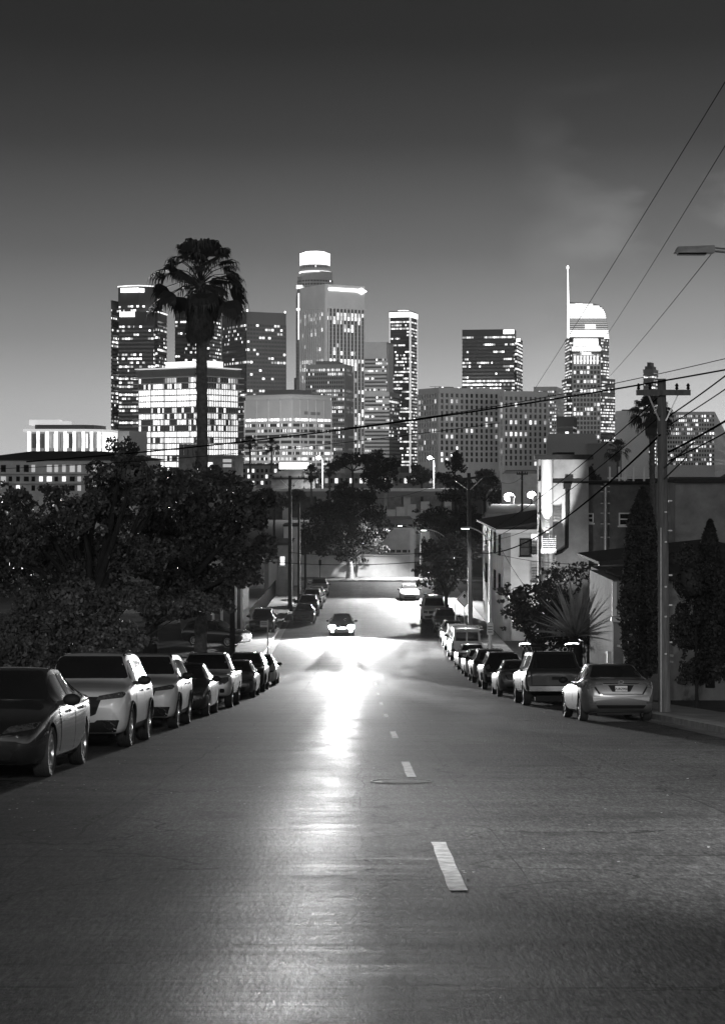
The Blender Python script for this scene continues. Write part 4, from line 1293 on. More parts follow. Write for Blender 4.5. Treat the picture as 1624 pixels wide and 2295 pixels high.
# lower ramp
T = tag(empty('freeway_ramp'), 'bright sloping ramp parapet with square posts, above the fig tree on the right', 'ramp')
d = 290
rp0 = P(868, 1172, d); rp1 = P(1010, 1140, d + 20)
b = MB(); b.hull([rp0 + Vector((0, 0, -1.6)), rp1 + Vector((0, 0, -1.6)), rp1 + Vector((0, .5, -1.6)), rp0 + Vector((0, .5, -1.6)), rp0 + Vector((0, 0, .55)), rp1 + Vector((0, 0, .55)), rp1 + Vector((0, .5, .55)), rp0 + Vector((0, .5, .55))])
b.build('parapet', M_['white'], T)
b = MB(); b.hull([rp0 + Vector((0, .51, -2.4)), rp1 + Vector((0, .51, -2.4)), rp1 + Vector((0, 8, -2.4)), rp0 + Vector((0, 8, -2.4)), rp0 + Vector((0, .51, -.6)), rp1 + Vector((0, .51, -.6)), rp1 + Vector((0, 8, -.6)), rp0 + Vector((0, 8, -.6))])
b.build('deck', C_['tgrey'], T)
for px, py in ((876, 1164), (897, 1158), (922, 1152), (952, 1146)):
    c = P(px, py, d - .6); b = MB(); b.box(c.x - .7, c.x + .7, c.y - .5, c.y + .4, c.z - 6, c.z + 1.6); b.build('post', M_['stucco'], T)
# second low ramp on the left with a bright wall
T = tag(empty('retaining_wall'), 'pale retaining wall seen between the wooden poles and the fig tree', 'wall')
d = 340
b = MB(); b.box(X(716, d), X(772, d), d, d + .5, zt(1160, d), zt(1144, d)); b.build('panel', M_['stucco'], T)
b = MB(); b.box(X(640, d), X(780, d), d - .6, d - .1, zt(1163, d), zt(1160.2, d)); b.build('rail', M_['stucco'], T)
for px in (650, 700, 750):
    b = MB(); b.box(X(px, d) - .2, X(px, d) + .2, d - .5, d - .12, -14.1, zt(1163.1, d)); b.build('post', M_['concrete'], T)


# added unseen floodlights that brighten the city facades facing the hill
for lab, px, dd, zz, tx, td, tz, pw, an in (('lamp washing the pale government block', 640, 1000, -8, 650, 1130, 22, 330000, 75), ('lamp washing the wide concrete block', 1080, 1180, -9, 1090, 1340, 20, 110000, 100),
                                            ('lamp on the grey office roof washing the cream tower', 735, 1640, zt(812, 1640), 735, 1990, 90, 1500000, 70), ('lamp washing the columned hall and glass blocks', 1290, 960, -9, 1310, 1500, 40, 600000, 60)):
    T = thing('added_facade_light', 'added unseen ' + lab, 'floodlight', (X(px, dd), dd, zz))
    b = MB(); b.box(-.6, .6, -.4, .4, -5 if zz < 0 else -.4, .0); b.build('base', M_['dark'], T)
    b = MB(); b.box(-.5, .5, -.2, .3, .01, .7); b.build('housing', M_['dark'], T)
    spot('flood_light', (X(px, dd), dd + .6, zz + .5), (X(tx, td), td, tz), pw, an, .7, .5, T)


# ================================================================ NEAR BUILDINGS
LW2 = [M_['glassdark'], emis('lit_pane', 1.6), emis('dim_pane', .3)]


def bx(root, name, mt, *boxes):
    b = MB()
    for q in boxes: b.box(*q)
    return b.build(name, mt, root)


def sash(root, cx, y, z0, z1, w, mt=None, frame=None, axis='x', lit=None, th=.08):
    """a window with frame, meeting rail and glass; axis x: faces the camera (-y); axis y: lies in a wall along the street, faces -x"""
    fr = frame or M_['dark']
    b = MB(); g = MB()
    t = .07
    def B(bb, a0, a1, q0, q1, zz0, zz1):
        if axis == 'x': bb.box(a0, a1, q0, q1, zz0, zz1)
        else: bb.box(q0, q1, a0, a1, zz0, zz1)
    B(b, cx - w / 2, cx - w / 2 + t, y - th, y + .02, z0, z1); B(b, cx + w / 2 - t, cx + w / 2, y - th, y + .02, z0, z1)
    B(b, cx - w / 2 + t, cx + w / 2 - t, y - th, y + .02, z0, z0 + t); B(b, cx - w / 2 + t, cx + w / 2 - t, y - th, y + .02, z1 - t, z1)
    zm = (z0 + z1) / 2; B(b, cx - w / 2 + t, cx + w / 2 - t, y - th * .7, y + .02, zm - t / 2, zm + t / 2)
    B(b, cx - w / 2 - .06, cx + w / 2 + .06, y - th * 1.7, y - .004, z0 - .08, z0 - .002)
    f = b.build('window', fr, root)
    B(g, cx - w / 2 + t, cx + w / 2 - t, y - th * .4, y + .01, z0 + t, z1 - t)
    g.build('pane', lit or M_['glassdark'], f)
    return f


# white apartment house
T = tag(empty('apartment_house'), 'white stucco apartment house with a dark sloping roof, lit wall facing uphill, on the right', 'apartment house')
y0, y1 = 125.0, 146.0; x0, x1 = 9.85, 17.0; zb = zr(y0) - .3; ze = Z(1190, y0)
bx(T, 'wall', M_['stucco'], (x0, x1, y0, y1, zb, ze))
b = MB(); o = .55
zr_ = Z(1138, 133)
b.hull([(x0 - o, y0 - o, ze + .01), (x1, y0 - o, ze + .01), (x1, y1, ze + .01), (x0 - o, y1, ze + .01), (x0 - o, y0 - o, ze + .16), (x1, y0 - o + .6, zr_), (x1, y1, zr_), (x0 - o, y1, ze + .16)])
b.build('roof', M_['roofdark'], T)
bx(T, 'fascia', M_['white'], (x0 - o, x1, y0 - o - .06, y0 - o - .003, ze - .1, ze + .12))
bx(T, 'corner_trim', M_['stuccogrey'], (x0 - .02, x0 + .5, y0 - .14, y0 - .003, zb, ze))
sash(T, X(1177, y0), y0, Z(1246, y0), Z(1207, y0), .86)
for k in range(4):
    for zz in (Z(1240, y0), Z(1330, y0)):
        sash(T, y0 + 3 + k * 4.6, x0, zz - .2, zz + 1.2, 1.3, axis='y')
# balconies with railings on its uphill face
for yy in (1222, 1285):
    zc = Z(yy, y0); xa, xb = X(1188, y0), X(1211, y0)
    f = bx(T, 'balcony', M_['stucco'], (xa, xb, y0 - 1.0, y0 - .003, zc - .75, zc - .6))
    b = MB()
    for j in range(9): b.box(xa + (xb - xa) * j / 8 - .015, xa + (xb - xa) * j / 8 + .015, y0 - .98, y0 - .95, zc - .6, zc + .5)
    for j in range(6): b.box(xa, xb, y0 - 1.0, y0 - .985, zc - .55 + j * .2, zc - .52 + j * .2)
    b.build('railing', M_['dark'], f)
bx(T, 'lit_doorway', LW2[1], (X(1190, y0), X(1208, y0), y0 - .05, y0 - .01, Z(1210, y0), Z(1197, y0)))

# floodlit corner-pilaster block
T = tag(empty('apartment_block'), 'tall dark stucco block with a floodlit white rounded corner pilaster and an overhanging flat roof', 'apartment block')
yb = 100.0; zb = zr(yb) - .5
xa, xb_, xc_ = X(1206, yb), X(1240, yb), X(1318, yb)
zt1 = Z(1030, yb)
fp = [(xa, yb), (xc_, yb), (xc_ + 1.6, yb + 14), (X(1203, yb + 14), yb + 14)]
b = MB(); b.prism(fp, zb, zt1); b.build('wall', M_['stuccogrey'], T)
b = MB(); b.prism([(xa - .3, yb - .9), (xc_ + .15, yb - .9), (xc_ + 1.8, yb + 14.2), (X(1200, yb + 14), yb + 14.2)], zt1 + .01, zt1 + .28); b.build('roof_slab', M_['roofdark'], T)
bx(T, 'roof_box', M_['dark'], (X(1258, yb), X(1296, yb), yb + 2, yb + 5, zt1 + .29, Z(1013, yb)))
b = MB(); b.lathe([(.33, Z(1345, yb)), (.33, zt1 - .005)], 20, c=(X(1224, yb), yb - .1, 0)); b.build('pilaster', M_['white'], T, 40)
for yt, ybm in ((1052, 1075), (1110, 1150), (1165, 1190)):
    sash(T, X(1213, yb) - .05, yb, Z(ybm, yb), Z(yt, yb), .22)
for yy in (1228, 1275):
    zc = Z(yy, yb)
    f = bx(T, 'balcony', M_['stuccodark'], (X(1208, yb), X(1242, yb), yb - 1.0, yb - .45, zc - .25, zc - .02))
    b = MB()
    for j in range(6): b.box(X(1210, yb), X(1240, yb), yb - 1.02, yb - .98, zc + j * .11, zc + .03 + j * .11)
    for px in (1210, 1225, 1240): b.box(X(px, yb) - .02, X(px, yb) + .02, yb - .97, yb - .93, zc - .01, zc + .72)
    b.build('railing', M_['galv'], f)
b = MB(); xp = X(1269, yb); b.tube([(xp, yb - .12, Z(1096, yb)), (xp, yb - .12, Z(1226, yb)), (X(1256, yb), yb - .12, Z(1236, yb)), (X(1242, yb), yb - .12, Z(1241, yb))], .1, 8)
b.box(xp - .2, xp + .2, yb - .24, yb - .02, Z(1096, yb), Z(1086, yb)); b.build('downpipe', M_['dark'], T, 40)

# broad textured wall with a lit drain pipe
T = tag(empty('apartment_block'), 'broad rough dark stucco wall with a bright vertical drain pipe and a wide dark window', 'apartment block')
yw = 100.9; xa, xe = X(1318, 100) + .05, X(1510, yw); ztw = Z(1082, yw)
bx(T, 'wall', M_['stuccodark'], (xa, xe, yw, yw + 16, zb, ztw))
bx(T, 'roof_edge', M_['dark'], (X(1238, yb), xe + .2, yw - .9 - .07, yw - .9 - .03, ztw - .01, ztw + .1), (xa, xe + .2, yw - .12, yw - .004, ztw - .1, ztw + .08))
b = MB(); xp = X(1355, yw); b.tube([(xp, yw - .16, Z(1232, yw)), (xp, yw - .16, ztw)], .11, 10)
for py in (1090, 1102, 1128, 1150, 1174, 1204): b.box(xp - .26, xp + .26, yw - .09, yw - .005, Z(py + 1, yw), Z(py - 1, yw))
b.build('downpipe', M_['galv'], T, 40)
sash(T, X(1409, yw), yw, Z(1178, yw), Z(1149, yw), 1.2, frame=M_['white'])
sash(T, X(1322, yw), yw, Z(1172, yw), Z(1150, yw), .34, frame=M_['white'])
bx(T, 'lit_vent', LW2[2], (X(1314, yw), X(1330, yw), yw - .05, yw - .008, Z(1247, yw), Z(1240, yw)))
for px in (1368, 1389, 1401, 1421, 1445, 1470, 1482):
    bx(T, 'roof_post', M_['white'], (X(px, yw) - .05, X(px, yw) + .05, yw + .4, yw + .5, ztw, Z(1046, yw)))
bx(T, 'roof_rail', M_['white'], (X(1362, yw), X(1500, yw), yw + .37, yw + .395, Z(1073, yw), Z(1070, yw)))

T = tag(empty('apartment_block'), 'plain mid-grey stucco block at the right edge behind the utility pole', 'apartment block')
bx(T, 'wall', M_['stuccogrey'], (X(1512, 94), X(1512, 94) + 9, 94, 110, zr(94) - .5, Z(1082, 94)))
bx(T, 'roof', M_['roofdark'], (X(1506, 94), X(1512, 94) + 9.2, 93.6, 110.2, Z(1082, 94) + .005, Z(1074, 94)))

# small stucco house with layered gables
T = tag(empty('small_house'), 'small two-storey stucco house with stepped dark eaves behind the cypress', 'house')
yh = 67.0; zg = zr(yh) - .3; xh = 9.4
bx(T, 'wall', M_['stuccogrey'], (xh, xh + 5.5, yh, yh + 7, zg, Z(1302, yh)), (xh + .7, xh + 5, yh + 7.01, yh + 12, zg, Z(1285, yh + 7)))
b = MB()
b.hull([(xh + .12, yh + 5.0, Z(1262, yh + 6)), (xh + 5.8, yh + 5.0, Z(1262, yh + 6)), (xh + 5.8, yh + 12.3, Z(1262, yh + 6)), (xh + .12, yh + 12.3, Z(1262, yh + 6)),
        (xh + .12, yh + 5.0, Z(1256, yh + 6)), (xh + 5.8, yh + 5.0, Z(1222, yh + 6)), (xh + 5.8, yh + 12.3, Z(1222, yh + 6)), (xh + .12, yh + 12.3, Z(1256, yh + 6))])
b.hull([(xh + .35, yh - .5, Z(1300, yh)), (xh + 5.8, yh - .5, Z(1300, yh)), (xh + 5.8, yh + 4.95, Z(1300, yh)), (xh + .35, yh + 4.95, Z(1300, yh)),
        (xh + .35, yh - .5, Z(1294, yh)), (xh + 5.8, yh - .5, Z(1262, yh)), (xh + 5.8, yh + 4.95, Z(1262, yh)), (xh + .35, yh + 4.95, Z(1294, yh))])
b.build('roof', M_['roofdark'], T)
bx(T, 'corner_trim', M_['white'], (xh - .05, xh + .12, yh - .06, yh - .004, Z(1380, yh), Z(1304, yh)))
sash(T, xh + .95, yh, Z(1376, yh), Z(1318, yh), .9)
b = MB(); b.bar((xh - .12, yh - .25, Z(1386, yh)), (xh + 2.2, yh - .25, Z(1400, yh)), .3, .16); b.build('ledge', M_['white'], T)
b = MB(); b.bar((xh + .1, yh - .3, Z(1445, yh)), (xh + 2.2, yh - .3, Z(1468, yh)), .1, .08); b.bar((xh + .5, yh - .3, Z(1462, yh)), (xh + 2.2, yh - .3, Z(1482, yh)), .06, .06); b.build('handrail', M_['white'], T)
bx(T, 'porch_post', M_['white'], (xh - .35, xh - .2, yh - .9, yh - .75, zg, Z(1455, yh))); bx(T, 'porch_post', M_['white'], (xh + .32, xh + .48, yh - .5, yh - .34, zg, Z(1455, yh)))
sash(T, yh + 9, xh + .7, Z(1330, yh + 8), Z(1298, yh + 8), .9, axis='y', frame=M_['white'])

# left side houses
T = tag(empty('corner_house'), 'pale stucco corner house with a lit sash window at the far left of the street', 'house')
d = 172
bx(T, 'wall', M_['stuccogrey'], (X(622, d), X(650, d), d, d + 10, zr(d) - .2, Z(1222, d)), (X(590, d), X(621.8, d), d + 2, d + 10, zr(d) - .2, Z(1240, d)))
bx(T, 'roof', M_['roofdark'], (X(596, d), X(653, d), d - .4, d + 10.3, Z(1222, d) + .01, Z(1216, d)))
sash(T, X(633, d), d, Z(1268, d), Z(1246, d), .55, lit=LW2[1], frame=M_['white'])
bx(T, 'pale_lit_patch', M_['stucco'], (X(600, d), X(619, d), d + 1.9, d + 1.98, zr(d), Z(1256, d)))  # paler panel stands for the light on this wall
T = tag(empty('shed'), 'tall narrow pale shed behind the two wooden poles on the left', 'shed')
d = 190
bx(T, 'wall', M_['stucco'], (X(636, d), X(668, d), d, d + 6, zr(d) - .2, Z(1180, d))); bx(T, 'roof', M_['roofdark'], (X(634, d), X(670, d), d - .2, d + 6.2, Z(1180, d) + .01, Z(1176, d)))
T = tag(empty('porch_house'), 'dark house with pale porch posts half hidden by the left street tree', 'house')
d = 132
bx(T, 'wall', M_['stuccodark'], (X(400, d), X(540, d), d + 1.6, d + 9, zr(d) - .2, Z(1290, d))); bx(T, 'roof', M_['roofdark'], (X(396, d), X(548, d), d - .4, d + 9.3, Z(1290, d) + .01, Z(1284, d)))
for px in (478, 497, 528, 542): bx(T, 'porch_post', M_['white'], (X(px, d) - .09, X(px, d) + .09, d, d + .18, zr(d) - .2, Z(1290, d)))

# white wall and garage building across the end of the street
d = 206.0; zb = zr(d) - .3
T = tag(empty('garage_building'), 'white garage building with two rows of small openings, right of the fig tree', 'garage')
xl, xr = X(800, d), X(927, d)
bx(T, 'wall', M_['stucco'], (xl, xr, d, d + 16, zb, Z(1245, d)), (xl, xr, d + 1.2, d + 16, Z(1245, d) + .01, Z(1186, d)))
bx(T, 'upper_wall', M_['stuccogrey'], (X(690, d), xr, d + 3.2, d + 16, Z(1186, d) + .01, Z(1166, d)))
bx(T, 'ledge', M_['white'], (xl, xr + .1, d - .15, d - .004, Z(1245, d) - .06, Z(1243, d)), (xl, xr + .1, d + 1.05, d + 1.19, Z(1186, d) - .06, Z(1184, d)))
for j in range(6):
    for yy, off in ((1236, 1.2), (1180, 3.2)):
        xx = X(848 + j * 13.5, d)
        bx(T, 'opening', M_['dark'], (xx, xx + .5, d + off - .03, d + off - .005, Z(yy + 3.5, d), Z(yy - 2.5, d)))
bx(T, 'corner_pier', M_['white'], (xr - .45, xr + .04, d - .08, d - .005, zb, Z(1186, d)))
T = tag(empty('boundary_wall'), 'low white boundary wall with a railing, left of the fig tree', 'wall')
bx(T, 'panel', M_['stucco'], (X(640, d), xl - .02, d + .2, d + .5, zb, Z(1243, d)), (X(690, d), X(795, d), d + 5, d + 5.4, zb, Z(1222, d)))
b = MB()
for j in range(5): b.box(X(752, d), X(800, d), d + .3, d + .34, Z(1243 - j * 3, d), Z(1242 - j * 3, d))
for px in (752, 768, 784, 799): b.box(X(px, d) - .03, X(px, d) + .03, d + .28, d + .36, Z(1243, d), Z(1229, d))
b.build('railing', M_['white'], T)

# fences
T = tag(empty('board_fence'), 'sloping dark board fence along the right pavement below the garden shrubs', 'fence')
b = MB(); yy = 74.0
while yy < 106:
    zb_ = zr(yy) + .1; h = 1.9 if yy < 96 else 1.7
    b.box(9.72, 9.76, yy, yy + .34, zb_ - .2, zb_ + h); yy += .36
b.build('boards', M_['wooddark'], T)
for k in range(13):
    yy = 74 + k * 2.6; b = MB(); b.box(9.77, 9.9, yy, yy + .13, zr(yy) - .2, zr(yy) + 2.1); b.build('post', M_['wooddark'], T)
T = tag(empty('picket_fence'), 'tall thin-railed iron fence along the left pavement near the wooden poles', 'fence')
b = MB(); yy = 134.0
while yy < 182: b.box(KL - 2.2, KL - 2.17, yy, yy + .04, zr(yy) + .1, zr(yy) + 1.5); yy += .22
b.build('pickets', M_['dark'], T)
b = MB()
for zz in (.35, 1.4): b.bar((KL - 2.23, 134, zr(134) + zz), (KL - 2.23, 182, zr(182) + zz), .04)
b.build('rail', M_['dark'], T)
T = tag(empty('stair_rail'), 'short pale metal handrail beside the left pavement, right of the dark wooden post', 'handrail')
b = MB()
for zz in (.5, .9): b.bar((KL - 2.2, 92, zr(92) + zz + .14), (KL - 2.2, 98, zr(98) + zz + .14), .045)
for k in range(4): b.bar((KL - 2.2, 92 + 2 * k, zr(92 + 2 * k) + .1), (KL - 2.2, 92 + 2 * k, zr(92 + 2 * k) + 1.06), .045)
b.build('rails', M_['galv'], T)

# ================================================================ POLES, LAMPS, SIGNS, WIRES
def pole(label, px, d, ytop, w0, arms, mt='wood', lean=0, zoff=.1, fittings=True):
    x = X(px, d); zb = zr(d) + zoff; h = Z(ytop, d) - zb
    T = thing('utility_pole', label, 'utility pole', (x, d, zb))
    b = MB(); b.tube([(0, 0, -.4), (lean * .5, 0, h * .5), (lean, 0, h)], [w0, w0 * .85, w0 * .68], 12); b.build('pole', M_[mt], T, 50)
    for dz, half, sk in arms:
        b = MB(); b.bar((lean - half, -.16 - w0 * .7, h - dz - sk * half), (lean + half, -.16 - w0 * .7, h - dz + sk * half), .12, .15)
        a = b.build('crossarm', M_[mt], T)
        b = MB()
        for s in (-1, 1): b.bar((lean + s * half * .55, -.12 - w0 * .7, h - dz - .06 + sk * s * half * .55), (lean + s * w0 * .5, -.06 - w0 * .7, h - dz - .75), .035)
        b.build('brace', M_['galv'], T)
        for q in (-.92, -.5, .5, .92):
            b = MB(); c = (lean + q * half, -.16 - w0 * .7, h - dz + .076 + sk * q * half); b.lathe([(.02, 0), (.05, .03), (.03, .08), (.055, .1), (.02, .17), (0, .17)], 8, c=c); b.build('insulator', M_['dark'], a, 50)
    return T, Vector((x + lean, d, zb + h))


T1, top1 = pole('thick weathered wooden utility pole with a crossarm on the right pavement beside the silver sedan', 1488, 48, 849, .17, [(.38, .72, 0)], lean=-.08)
b = MB()
for zz in (1.6, 2.6, 3.4, 4.6, 5.4): b.box(-.03, .03, -.2, -.12, zz, zz + .04); b.box(.1, .2, -.05, .0, zz + .3, zz + .34)
b.tube([(-.12, -.13, 0), (-.12, -.12, 5)], .02, 6); b.build('steps', M_['galv'], T1, 50)
b = MB(); b.bar((-.04, -.15, 6.6), (.75, -.3, 7.3), .05); b.bar((-.04, -.15, 6.3), (.55, -.3, 6.9), .04); b.build('stay_bracket', M_['wooddark'], T1)
T2, top2 = pole('dark wooden utility pole with a tilted crossarm, before the white apartment house', 1054, 118, 1060, .17, [(.35, 1.65, .12)], mt='wooddark', lean=-.12)
T3, top3 = pole('left one of a pair of wooden poles, with a long crossarm, left pavement', 650, 154, 1066, .2, [(.25, 1.55, 0)], mt='wooddark')
T4, top4 = pole('right one of the pair of wooden utility poles on the left pavement, without a crossarm', 670, 160, 1128, .15, [], mt='wooddark')
T5, top5 = pole('short dark wooden pole past the pair of poles on the left pavement', 684, 178, 1215, .13, [], mt='wooddark')
T6, top6 = pole('dark wooden post under the left street tree behind the silver pickup', 521, 84, 1290, .15, [], mt='wooddark')
T7, top7 = pole('far wooden pole with a short crossarm left of the floodlit pilaster', 1169, 190, 1056, .14, [(.3, .6, 0)], mt='wooddark', zoff=0)
# tall pole out of the frame on the right that carries the three high wires
T8, top8 = pole('tall wooden utility pole just outside the picture on the right', 1960, 30, -170, .2, [(.4, 1.2, 0)])


def lamp(label, x, d, hd, reach, power, group='street lamps on the right pavement', side=-1, zoff=.14, h=None, on=True, spread=150, aim=(0, 0), aimz=0, cut=False):
    zb = zr(d) + zoff
    T = thing('street_lamp', label, 'street lamp', (x, d, zb), group=group)
    H = (hd - zb) if h is None else h
    b = MB(); b.lathe([(.2, -.1), (.2, .35), (.13, .5), (.1, 1.5), (.075, H - .9), (.06, H - .85)], 14); b.build('pole', M_['galv'], T, 50)
    b = MB(); n = 10
    b.tube([(side * reach * q * .96, 0, H - .9 + .95 * (1 - (1 - q) ** 2.2)) for q in [i / n for i in range(n + 1)]], .045, 8); b.build('arm', M_['galv'], T, 50)
    hx = side * reach
    b = MB(); b.hull([(hx - .34, -.12, H - .02), (hx + .34, -.14, H - .02), (hx + .34, .14, H - .02), (hx - .34, .12, H - .02), (hx - .28, -.08, H + .09), (hx + .34, -.1, H + .11), (hx + .34, .1, H + .11), (hx - .28, .08, H + .09)])
    hd_ = b.build('lamp_head', M_['galv'], T)
    b = MB(); b.box(hx - .28, hx + .2, -.09, .09, H - .05, H - .021); b.build('lamp_lens', M_['lampon'] if on else M_['dark'], hd_)
    if on:
        spot('lamp_light', (x + hx, d, zb + H - .1), (x + hx + aim[0], d + aim[1], zb + aimz), power, spread, 1.0 if cut else .6, .12, T)
    return T


lamp('nearest of the three lit street lamps, its grey pole near the diamond sign', 8.2, 115, Z(1184, 115), 1.55, 2600)
lamp('middle one of the three lit street lamps, rising out of the right street tree', 8.0, 168, Z(1188, 168), 2.2, 60000, aim=(-3, -7), spread=136)
lamp('farthest of the three lit street lamps, at the corner before the garage', 6.55, 201, Z(1178, 201), 2.3, 10000, aim=(-2.5, -2.5), spread=156)
lamp('unlit street lamp whose dark head pokes in at the right edge of the sky', 8.25, 31, Z(578, 31) + .1, 2.5, 1500, zoff=.14, on=False)
lamp('street lamp standing beside the viewer, outside the picture on the right', 7.95, 3, 7.2, 2.0, 34000, aim=(-1.0, 17), spread=52, aimz=-1.9, cut=True)
lamp('added lamp behind the viewer, outside the picture on the left', -8.0, -30, 11.5, 2.2, 36000, aim=(-2, 92), spread=44, aimz=-6.5, cut=True, side=1, group='added lamps on the left pavement')  # added unseen lamp that brightens the left cars and trees

GF = 'tall lamps on the freeway'
for px, lab in ((723, 'left of the two tall star-bright lamps on the freeway'), (972, 'right of the two tall star-bright lamps on the freeway')):
    d = 452
    T = thing('freeway_lamp', lab, 'street lamp', (X(px, d), d, Z(1094, d)), group=GF)
    H = (1094 - 1026) / F * d
    b = MB(); b.tube([(0, 0, -.3), (0, 0, H - .2)], [.16, .1], 8); b.tube([(0, 0, H - .25), (-.6, 0, H), (-1.0, -.2, H + .02)], .06, 6); b.build('pole', M_['white'], T, 50)
    b = MB(); b.ball((-1.05, -.25, H), .55, .3, .4, 10, 8); b.build('lamp_head', M_['floodon'], T)
    spot('lamp_light', (X(px, d) - 1.05, d - 1.2, Z(1094, d) + H - .1), (X(px, d) - 1.05, d - 6, -14), 26000, 160, .6, .3, T)
for px, py, r_, lab, pw in ((1140, 1114, .62, 'left, larger one of two blazing floodlights above the low flat roof on the right', 9000), (1190, 1109, .5, 'right, smaller one of two blazing floodlights above the low flat roof on the right', 6000), (588, 1110, .55, 'single blazing floodlight between the left street tree and the small wispy tree', 7000)):
    d = 268
    T = thing('floodlight', lab, 'floodlight', (X(px, d), d, -14))
    H = Z(py, d) + 14
    b = MB(); b.tube([(0, 0, 0), (0, 0, H - .3)], .09, 7); b.build('pole', M_['dark'], T, 50)
    b = MB(); b.box(-.8, .8, .05, .35, H - .5, H + .5); b.build('housing', M_['dark'], T)
    b = MB(); b.ball((0, -.1, H), r_ * 1.2, .14, r_, 12, 8); b.build('lens', M_['floodon'], T)
    spot('flood_light', (X(px, d), d - .5, Z(py, d)), (X(px, d) * .7, d - 30, -13), pw, 120, .7, .4, T)


def catenary(a, b_, sag, n=20):
    a = Vector(a); b_ = Vector(b_)
    return [a.lerp(b_, i / n) - Vector((0, 0, 4 * sag * (i / n) * (1 - i / n))) for i in range(n + 1)]


def wire(label, a, b_, sag, r, group='overhead wires', mt='black'):
    b = MB(); b.tube(catenary(a, b_, sag), r, 5); o = b.build('overhead_wire', M_[mt], None, 60)
    return tag(o, label, 'wire', group)


wire('highest of three fine wires slanting up to the right across the night sky', P(1512, 402, 45.5) + Vector((0.6, -6, 2.1)), P(1197, 872, 112), .1, .011)
wire('middle one of three fine wires slanting up to the right across the night sky', P(1512, 508, 45) + Vector((.6, -6, 1.9)), P(1358, 752, 112), .1, .010)
wire('lowest of three fine wires slanting up to the right across the night sky', P(1600, 560, 45), P(1366, 842, 112), .1, .010)
wire('thin long wire crossing the whole skyline from the left tree to the right edge', P(1640, 800, 46), P(480, 985, 60), .35, .011)
wire('thick black cable crossing the whole skyline just below the thin wire', P(1640, 826, 47), P(60, 1035, 56), .28, .024)
wire('second cable running just under the thick black cable at its left half', P(1120, 948, 50), P(-40, 1052, 55), .2, .010)
tl = (-.06, 0, 0)
c1 = P(1478, 962, 47.8); c2 = P(1060, 1218, 117.8)
for lab, dz1, dz2, sg, r_ in (('upper one of three drooping cables from the near right pole down to the dark pole', .9, .35, .45, .016), ('middle one of three drooping cables from the near right pole down to the dark pole', .35, -.1, .55, .014),
                              ('lowest, thickest of three drooping cables from the near right pole to the dark pole', -.15, -.55, 1.1, .03)):
    wire(lab, c1 + Vector((0, 0, dz1)), c2 + Vector((0, 0, dz2)), sg, r_)
for lab, py, dz, r_ in (('upper one of four cables running from the near right pole out past the right edge', 905, .2, .02), ('second one of four cables running from the near right pole out past the right edge', 925, 0, .016), ('third one of four cables running from the near right pole out past the right edge', 985, -.1, .03), ('lowest one of four cables running from the near right pole out past the right edge', 1005, -.2, .02)):
    a = P(1486, py + 28, 48); wire(lab, a + Vector((.12, -.1, 0)), a + Vector((1.2, -14, 2.2 + dz)), .12, r_)
wire('thin drop wire from the dark pole down past the small stucco house', c2 + Vector((0, 0, -.2)), P(1372, 1265, 70), .35, .012)
wire('thin service wire from the dark pole across the white apartment wall', c2 + Vector((0, 0, .2)), P(1215, 1170, 100), .35, .012)
wire('thin service wire dropping from the dark pole to the garden shrub', P(1118, 1222, 118), P(1172, 1310, 110), .1, .014)
wire('upper one of two cables crossing the street at the foot of the fig tree', P(648, 1238, 153.6), c2 + Vector((-.1, 0, -.35)), .35, .022)
wire('lower one of two cables crossing the street at the foot of the fig tree', P(600, 1258, 150), c2 + Vector((-.1, 0, -.9)), .4, .028)
wire('fine wire passing over the fig tree between two wooden poles with crossarms', P(690, 1067, 153.7), top2 + Vector((-1.3, -.2, -.4)), 1.6, .012)
wire('fine wire from the left end of the dark crossarm toward the far pole', top2 + Vector((1.3, -.2, -.15)), top7 + Vector((.3, -.2, -.2)), .8, .012)


# road signs
def sign(label, px, d, ztop, panel, cat='road sign', name='road_sign', zoff=.14, poleh=None, mt='galv', r=.035):
    x = X(px, d); zb = zr(d) + zoff
    T = thing(name, label, cat, (x, d, zb))
    b = MB(); b.tube([(0, 0, -.1), (0, 0, ztop)], r, 8); b.build('post', M_[mt], T, 50)
    panel(T)
    return T


def diamond(T):
    zc = 2.35; w = .62
    b = MB(); b.add([(-w, -.06, zc), (0, -.06, zc - w), (w, -.06, zc), (0, -.06, zc + w), (-w, -.045, zc), (0, -.045, zc - w), (w, -.045, zc), (0, -.045, zc + w)], [(0, 1, 2, 3), (7, 6, 5, 4), (0, 4, 5, 1), (1, 5, 6, 2), (2, 6, 7, 3), (3, 7, 4, 0)])
    p = b.build('panel', M_['signwhite'], T)
    b = MB(); i = .54
    for k in range(4):
        a = math.pi / 2 * k; c = math.pi / 2 * (k + 1)
        b.bar((i * math.cos(a), -.066, zc + i * math.sin(a)), (i * math.cos(c), -.066, zc + i * math.sin(c)), .02, .03)
    b.build('border', M_['dark'], p)
    b = MB(); b.add([(-.16, -.07, zc + .2), (.16, -.07, zc + .2), (0, -.07, zc + .44), (-.16, -.062, zc + .2), (.16, -.062, zc + .2), (0, -.062, zc + .44)], [(0, 1, 2), (5, 4, 3), (0, 3, 4, 1), (1, 4, 5, 2), (2, 5, 3, 0)]); b.box(-.06, .06, -.07, -.062, zc + .08, zc + .2)
    b.build('arrow', M_['dark'], p)
    b = MB(); b.lathe([(.2, -.068), (.2, -.061), (.0, -.061)], 16, 'Y', (0, 0, zc - .12)); b.build('symbol', M_['galv'], p)


sign('pale diamond warning sign with an arrow, on a thin post beside the dark wooden pole', 1040, 131, 2.9, diamond)
sign('thin bare white sign post on the right pavement left of the diamond sign', 1020, 126, 2.6, lambda T: MB().box(-.05, .05, -.05, .05, 2.6, 2.64).build('cap', M_['galv'], T), mt='white')


